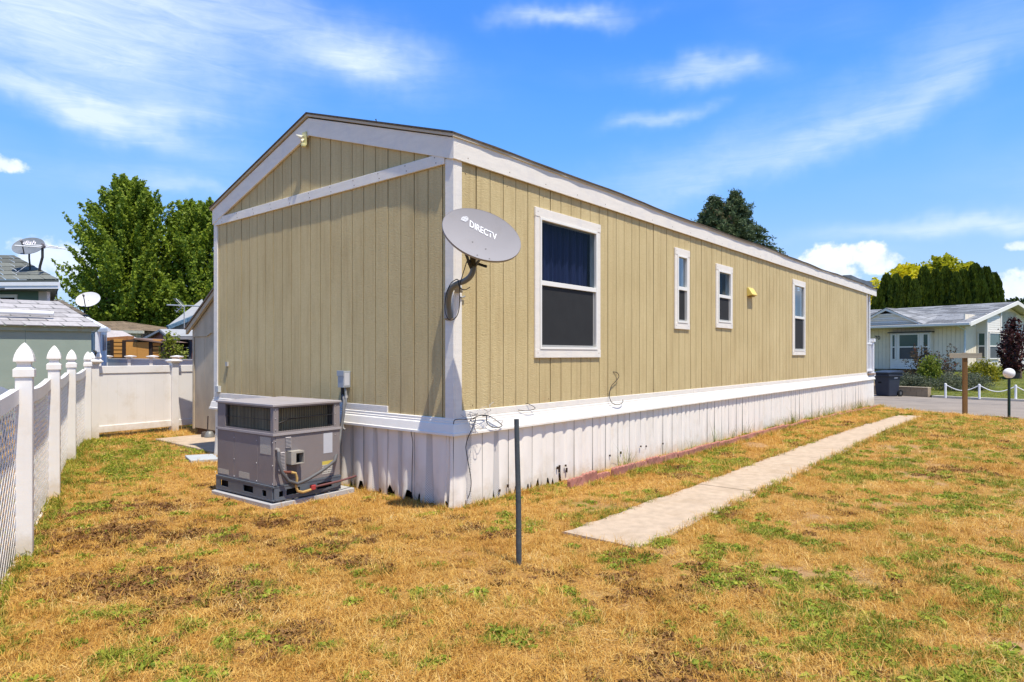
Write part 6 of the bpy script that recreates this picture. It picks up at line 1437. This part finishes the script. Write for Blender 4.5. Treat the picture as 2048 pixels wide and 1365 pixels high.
b = P(2024, 720, 27.5); b.z = nl_z(b.x, b.y); broad_tree('small dark red leaved tree behind the globe lamp by the white house', b, [(.35, .3), (.9, .55), (1.5, .62), (2.0, .5), (2.4, .25), (2.65, .08)], 120, 24, .12, L_PLM, 91, name='plum_tree', rad=.22, zb=.25)

# ------------------------------------------------------------------ far mountain
def mountain():
    D = 2600; ridge = [(-800, 610), (300, 640), (1100, 640), (1500, 610), (1600, 590), (1640, 568), (1668, 553), (1686, 547), (1702, 546), (1716, 551), (1735, 558), (1752, 560), (1768, 566), (1800, 578), (1860, 590), (1990, 604), (2200, 615), (3200, 640)]
    px = np.linspace(-800, 3200, 260); top = np.interp(px, [r_[0] for r_ in ridge], [r_[1] for r_ in ridge]); H_ = 1.458 + (710 - top) / 1297 * D; X = (px - 1024) / 1297 * D
    n = 26; V = []
    for j in range(n):
        f = j / (n - 1); y = D + 500 - 900 * f; h = H_ * (1 - f) ** .9 * (1 + .10 * np.sin(f * 14 + X * .021)) + (vnoise(X, np.full_like(X, y), .012, 3) - .5) * 60 * math.sin(math.pi * f) + (vnoise(X, np.full_like(X, y), .035, 8) - .5) * 34 * math.sin(math.pi * f)
        if j == 0: h = H_ * 1.16 + (vnoise(X, X * 0, .03, 5) - .5) * 12
        V.append(np.stack([X * (y / D), np.full_like(X, y), np.maximum(h, -2)], 1))
    V = np.concatenate(V); m = len(px); i = (np.arange(n - 1)[:, None] * m + np.arange(m - 1)[None]).ravel()
    M_ = mat('hazy_forested_rock', (.060, .085, .105), 1, .3, .02, col2=(.115, .125, .14))  # bluish tone paints the haze of distance into the colour
    o = fast_mesh('mountain', V, np.stack([i, i + 1, i + m + 1, i + m], 1), M_, smooth=True); struct(o)
mountain()

# ------------------------------------------------------------------ grass, scattered as tufts
def grass_mat(name, ramp, trans=.25, patch=1.0):
    """colours of separate blades: tint attribute per blade, patches by world position, jitter per tuft"""
    m = bpy.data.materials.new(name); m.use_nodes = True; t = NT(m.node_tree); m.node_tree.nodes.clear()
    tint = t.n('ShaderNodeAttribute', attribute_name='tint').outputs['Fac']; po = t.n('ShaderNodeNewGeometry').outputs['Position']; oi = t.n('ShaderNodeObjectInfo').outputs['Random']
    k = t.m('ADD', t.m('MULTIPLY', tint, .50), t.m('ADD', t.m('MULTIPLY', oi, .22), t.m('MULTIPLY', t.mapr(t.noise(po, 1.7, 4, .6), .3, .7), .28)))
    rp = t.n('ShaderNodeValToRGB'); t.put(rp.inputs[0], k); cr = rp.color_ramp
    while len(cr.elements) < len(ramp): cr.elements.new(.5)
    for e_, (p_, c_) in zip(cr.elements, ramp): e_.position = p_; e_.color = (*c_, 1)
    c = rp.outputs[0]
    p = t.n('ShaderNodeBsdfPrincipled'); t.put(p.inputs['Base Color'], c); p.inputs['Roughness'].default_value = .6; p.inputs['Specular IOR Level'].default_value = .2
    tr = t.n('ShaderNodeBsdfTranslucent'); t.put(tr.inputs[0], c); mx = t.n('ShaderNodeMixShader'); mx.inputs[0].default_value = trans; o = t.n('ShaderNodeOutputMaterial')
    L = m.node_tree.links.new; L(p.outputs[0], mx.inputs[1]); L(tr.outputs[0], mx.inputs[2]); L(mx.outputs[0], o.inputs[0]); return m
def tuft(n, rad, hl, lean, w, seed, curl=.5):
    """n thin blades of 2 segments; lean 0 upright .. 1 lying"""
    r = np.random.default_rng(seed); a = r.uniform(0, 6.283, n); q = rad * np.sqrt(r.uniform(0, 1, n)); b = np.stack([q * np.cos(a), q * np.sin(a), np.zeros(n) - .004], 1)
    d = r.uniform(0, 6.283, n); le = np.clip(r.normal(lean, .22, n), .02, 1.02) * 1.45; L_ = hl * r.uniform(.5, 1.4, n)
    di = np.stack([np.cos(d) * np.sin(le), np.sin(d) * np.sin(le), np.cos(le)], 1); le2 = np.minimum(le + curl * r.uniform(.2, 1.4, n), 1.9); d2 = d + r.normal(0, .5, n)
    dj = np.stack([np.cos(d2) * np.sin(le2), np.sin(d2) * np.sin(le2), np.cos(le2)], 1)
    s_ = np.stack([-np.sin(d), np.cos(d), np.zeros(n)], 1); W_b = (w * r.uniform(.6, 1.3, n))[:, None]
    m_ = b + di * (L_ * .5)[:, None]; t_ = m_ + dj * (L_ * .5)[:, None]; m_[:, 2] = np.maximum(m_[:, 2], .002); t_[:, 2] = np.maximum(t_[:, 2], .001 + .008 * r.uniform(0, 1, n))
    v = np.stack([b - s_ * W_b * .5, b + s_ * W_b * .5, m_ + s_ * W_b * .4, m_ - s_ * W_b * .4, t_ + s_ * W_b * .06, t_ - s_ * W_b * .06], 1).reshape(-1, 3)
    i = np.arange(n)[:, None] * 6; f = np.concatenate([i + np.array([[0, 1, 2, 3]]), i + np.array([[3, 2, 4, 5]])]); return v, f, np.repeat(r.uniform(0, 1, n), 6)
def clover(n, rad, seed, leaf=.014, h=.02):
    r = np.random.default_rng(seed); a = r.uniform(0, 6.283, n); q = rad * np.sqrt(r.uniform(0, 1, n)); p = np.stack([q * np.cos(a), q * np.sin(a), h * r.uniform(.2, 1.2, n) * (1 - .5 * q / rad)], 1)
    d = np.stack([np.cos(a), np.sin(a), r.normal(0, .35, n)], 1) + r.normal(0, .5, (n, 3)); d /= np.linalg.norm(d, axis=1)[:, None]; up = np.array([[0, 0, 1.]]) + r.normal(0, .45, (n, 3)); e = np.cross(d, up); e /= np.linalg.norm(e, axis=1)[:, None]
    sz = (leaf * r.uniform(.6, 1.4, n))[:, None]; v = np.stack([p - d * sz, p + e * sz * .6, p + d * sz, p - e * sz * .6], 1).reshape(-1, 3); return v, np.arange(4 * n).reshape(n, 4), np.repeat(r.uniform(0, 1, n), 4)
G_DRY = grass_mat('dry_grass_blade', [(.05, (.24, .095, .018)), (.25, (.46, .225, .040)), (.50, (.61, .355, .072)), (.76, (.74, .51, .155)), (.97, (.86, .71, .38))])
G_GRN = grass_mat('green_grass_blade', [(.05, (.06, .095, .010)), (.35, (.14, .19, .018)), (.62, (.32, .34, .036)), (.90, (.62, .48, .09))], .35)
G_CLV = grass_mat('weed_leaf', [(.05, (.08, .135, .014)), (.45, (.22, .29, .026)), (.75, (.42, .44, .05)), (.97, (.60, .56, .12))], .35)
G_BRN = grass_mat('withered_brown_leaf', [(.05, (.070, .028, .010)), (.45, (.17, .075, .024)), (.75, (.27, .15, .05)), (.97, (.55, .33, .10))], .1)
def variants(tag_, make, m, k=3):
    c = bpy.data.collections.new(tag_)
    for i in range(k):
        v, f, ti = make(i); o = fast_mesh(tag_ + '_tuft', v, f, m, None, ti); COL.objects.unlink(o); c.objects.link(o)
    return c
def scatter(name, col, P_, rot, sc_, seed=0):
    me = bpy.data.meshes.new(name); me.vertices.add(len(P_)); me.vertices.foreach_set('co', np.ascontiguousarray(P_, dtype=np.float32).ravel())
    for nm, ty, v in (('rot', 'FLOAT_VECTOR', rot), ('sca', 'FLOAT', sc_)):
        at = me.attributes.new(nm, ty, 'POINT'); at.data.foreach_set('vector' if ty == 'FLOAT_VECTOR' else 'value', np.ascontiguousarray(v, dtype=np.float32).ravel())
    o = bpy.data.objects.new(name, me); COL.objects.link(o); o['kind'] = 'stuff'
    ng = bpy.data.node_groups.new(name, 'GeometryNodeTree'); ng.interface.new_socket('Geometry', in_out='INPUT', socket_type='NodeSocketGeometry'); ng.interface.new_socket('Geometry', in_out='OUTPUT', socket_type='NodeSocketGeometry')
    N, Lk = ng.nodes.new, ng.links.new; gi, go = N('NodeGroupInput'), N('NodeGroupOutput'); ip = N('GeometryNodeInstanceOnPoints'); ci = N('GeometryNodeCollectionInfo'); ci.inputs[0].default_value = col; ci.inputs['Separate Children'].default_value = True; ci.inputs['Reset Children'].default_value = True
    ip.inputs['Pick Instance'].default_value = True; ra = N('GeometryNodeInputNamedAttribute'); ra.data_type = 'FLOAT_VECTOR'; ra.inputs[0].default_value = 'rot'; sa = N('GeometryNodeInputNamedAttribute'); sa.data_type = 'FLOAT'; sa.inputs[0].default_value = 'sca'
    mp = N('GeometryNodeMeshToPoints'); Lk(gi.outputs[0], mp.inputs[0]); Lk(mp.outputs[0], ip.inputs['Points']); Lk(ci.outputs[0], ip.inputs['Instance']); er = N('FunctionNodeEulerToRotation'); Lk(ra.outputs[0], er.inputs[0]); Lk(er.outputs[0], ip.inputs['Rotation']); Lk(sa.outputs[0], ip.inputs['Scale']); Lk(ip.outputs[0], go.inputs[0])
    md = o.modifiers.new('scatter', 'NODES'); md.node_group = ng; return o
def field(dens, seed, x0=-13, x1=15.5, y0=1.6, y1=24, near=1.0):
    """random points thinning out with distance from the viewer's side of the yard"""
    r = np.random.default_rng(seed); out = []
    bands = [(1.6, 4), (4, 6), (6, 9), (9, 13), (13, 18), (18, 24)]; mult = [1.0, .72, .42, .24, .14, .09]
    for (a_, b_), mu in zip(bands, mult):
        w = max(3.2, b_ * .86); xa, xb = max(x0, -w), min(x1, w); n = int((xb - xa) * (b_ - a_) * dens * mu); out.append(np.stack([r.uniform(xa, xb, n), r.uniform(a_, b_, n)], 1))
    p = np.concatenate(out); return p[:, 0], p[:, 1], r
def on_path(x, y, m=0.0):
    a, b = loc_ab(x, y); w = (fbm(x, y, 5, 77, 2) - .5) * .13 + .012
    return (a > .02 + w * .8) & (a < 14.42 + m) & (b > b0 - m + w) & (b < b1 + m - w)
def blocked(x, y):
    a, b = loc_ab(x, y); k = in_home(x, y, .03) | on_path(x, y) | ((a > -1.18) & (a < -.03) & (b > 1.33) & (b < 2.53)) | (np.asarray(road_side(x, y)) > .02)
    # slab and paver beside the shed, shed floor
    k |= (a > 1.0) & (a < 4.3) & (b > 4.95) & (b < 7.8)
    def inside(poly):
        c = np.zeros(len(x), bool); n = len(poly)
        for i in range(n):
            (xa, ya), (xb, yb) = poly[i], poly[(i + 1) % n]; c ^= ((ya > y) != (yb > y)) & (x < (xb - xa) * (y - ya) / (yb - ya + 1e-9) + xa)
        return c
    k |= inside([(-6.05, 11.0), (-4.3, 9.45), (-3.6, 10.2), (-5.3, 11.9)]) | inside([(-4.60, 9.12), (-4.30, 8.68), (-3.98, 8.83), (-4.27, 9.26)])
    return k
def dist_scale(y): return 1 + .55 * sstep((y - 5) / 9)
c_dry = variants('dry_grass', lambda i: tuft(26, .055, .046, .72, .0032, 100 + i, .6), G_DRY, 5)
for i in range(3):
    v, f, ti = tuft(16, .085, .105, 1.0, .0028, 400 + i, .35); o = fast_mesh('dry_grass_tuft', v, f, G_DRY, None, ti); COL.objects.unlink(o); c_dry.objects.link(o)
c_dry2 = variants('standing_dry_grass', lambda i: tuft(20, .03, .058, .38, .0028, 140 + i, .8), G_DRY, 3)
c_grn = variants('green_grass', lambda i: tuft(24, .035, .060, .40, .0042, 120 + i, .7), G_GRN, 4)
c_clv = variants('weeds', lambda i: clover(46, .055, 160 + i), G_CLV, 4)
c_brn = variants('withered_weeds', lambda i: clover(42, .06, 180 + i, .012, .018), G_BRN, 3)
def sow(name, label, col, dens, prob, seed, smin, smax, tilt=.12):
    x, y, r = field(dens, seed); pr = prob(x, y); k = (r.uniform(0, 1, len(x)) < pr) & ~blocked(x, y); x, y = x[k], y[k]
    z = gz(x, y) - .002; n = len(x); rot = np.stack([r.normal(0, tilt, n), r.normal(0, tilt, n), r.uniform(0, 6.283, n)], 1)
    o = scatter(name, col, np.stack([x, y, z], 1), rot, r.uniform(smin, smax, n) * dist_scale(y)); o['label'] = label; return o
thin = lambda x, y: 1 - .80 * bare_amt(x, y)
h_ = lambda x, y: fbm(x, y, 3.1, 63, 3)
sow('dry_grass', 'dry golden orange lawn grass matted over the whole yard', c_dry, 900, lambda x, y: thin(x, y) * (1 - .55 * green_amt(x, y)) * (1 - .85 * brown_amt(x, y)), 1, .55, 1.35)
sow('standing_dry_grass', 'tufts of upright straw coloured dry grass in the lawn', c_dry2, 330, lambda x, y: thin(x, y) * (1 - .6 * green_amt(x, y)) * (1 - .8 * brown_amt(x, y)) * sstep((h_(x, y) - .38) / .25), 2, .5, 1.2)
sow('green_grass', 'patches of green grass along the lattice fence, the path and the lawn at the right', c_grn, 620, lambda x, y: green_amt(x, y) ** 1.3 * .75 + .012, 3, .55, 1.25)
sow('weeds', 'small bright green broad leaved weeds spreading in patches through the dry lawn', c_clv, 420, lambda x, y: np.clip(green_amt(x, y) ** 1.2 * (.30 + 1.0 * (fbm(x, y, 4.2, 91, 2) > .5)), 0, 1), 4, .5, 1.3, .05)
sow('withered_weeds', 'dark brown withered patches in the dry lawn at the left', c_brn, 640, lambda x, y: np.clip(brown_amt(x, y) * 1.1 + .006, 0, 1), 5, .5, 1.3, .05)
# ragged grass creeping over the walk's edges and along walls, taller stalks by the skirting
def fringe():
    r = np.random.default_rng(9); pts = []
    for (bb, n, sd_) in ((b0, 420, -1), (b1, 330, 1)):
        a = r.uniform(0, 14.4, n) ** 1.0; b = bb + r.normal(0, .025, n) - sd_ * -.0; pts.append(np.stack([a, b], 1))
    a = np.concatenate([r.uniform(0, 18, 420), np.zeros(0)]); pts.append(np.stack([a, np.full(len(a), -.40) + r.normal(0, .03, len(a))], 1)); pts.append(np.stack([r.normal(-.09, .03, 160), r.uniform(-.1, 4.7, 160)], 1)); pts.append(np.stack([r.uniform(0, 1.4, 90), r.normal(-.10, .03, 90)], 1))
    p = np.concatenate(pts); x = -.554 + p[:, 0] * .6421 - p[:, 1] * .7667; y = 6.14 + p[:, 0] * .7667 + p[:, 1] * .6421
    f = np.array([FP[i] for i in range(len(FP))]); fx_, fy_ = [], []
    for (p0, p1) in zip(f, f[1:]):
        t_ = r.uniform(0, 1, 90); fx_.append(p0[0] + (p1[0] - p0[0]) * t_ + r.normal(.03, .04, 90)); fy_.append(p0[1] + (p1[1] - p0[1]) * t_)
    return x, y, np.concatenate(fx_), np.concatenate(fy_), r
x, y, fx_, fy_, r = fringe(); g_ = r.uniform(0, 1, len(x)) < .28
def put_scatter(name, label, col, x, y, s0, s1): 
    n = len(x); o = scatter(name, col, np.stack([x, y, gz(x, y)], 1), np.stack([r.normal(0, .12, n), r.normal(0, .12, n), r.uniform(0, 6.28, n)], 1), r.uniform(s0, s1, n) * dist_scale(y)); o['label'] = label
put_scatter('dry_grass_fringe', 'dry grass fringe growing along the path edges and the skirting', c_dry2, x[~g_], y[~g_], .7, 1.4)
put_scatter('green_grass_fringe', 'green grass fringe at the foot of the lattice fence', c_grn, np.concatenate([fx_, x[g_]]), np.concatenate([fy_, y[g_]]), .6, 1.5)
st_a = np.concatenate([r.normal(2.95, .10, 14), r.normal(6.4, .5, 12), r.normal(9.6, .35, 22), r.normal(11.5, .8, 16), r.normal(15.5, .5, 24), r.uniform(3, 17, 20)]); st_b = r.normal(-.19, .03, len(st_a))
x = -.554 + st_a * .6421 - st_b * .7667; y = 6.14 + st_a * .7667 + st_b * .6421
c_stk = variants('weed_stalks', lambda i: tuft(5, .02, .24, .13, .005, 210 + i, .25), G_GRN, 3)
n = len(x); o = scatter('weed_stalks', c_stk, np.stack([x, y, drop(x, y)], 1), np.stack([r.normal(0, .1, n), r.normal(0, .1, n), r.uniform(0, 6.28, n)], 1), r.uniform(.6, 1.5, n)); o['label'] = 'tall thin weed stalks standing between the red edging and the white skirting'
# short mown grass on the neighbour's lawn
r = np.random.default_rng(77); i_ = r.uniform(0, .62, 9000); j_ = r.uniform(.25, 11, 9000); pp_ = np.array([tuple(kline(a) + dv * b) for a, b in zip(i_, j_)])
c_nei = variants('mown_grass', lambda i: tuft(24, .10, .045, .4, .008, 230 + i, .5), G_GRN, 3)
n = len(pp_); zz_ = np.array([nl_z(a, b) for a, b, _ in pp_]); o = scatter('mown_grass', c_nei, np.stack([pp_[:, 0], pp_[:, 1], zz_], 1), np.stack([np.zeros(n), np.zeros(n), r.uniform(0, 6.28, n)], 1), r.uniform(.6, 1.3, n)); o['label'] = 'short green grass of the neighbouring lawn behind the rope fence'
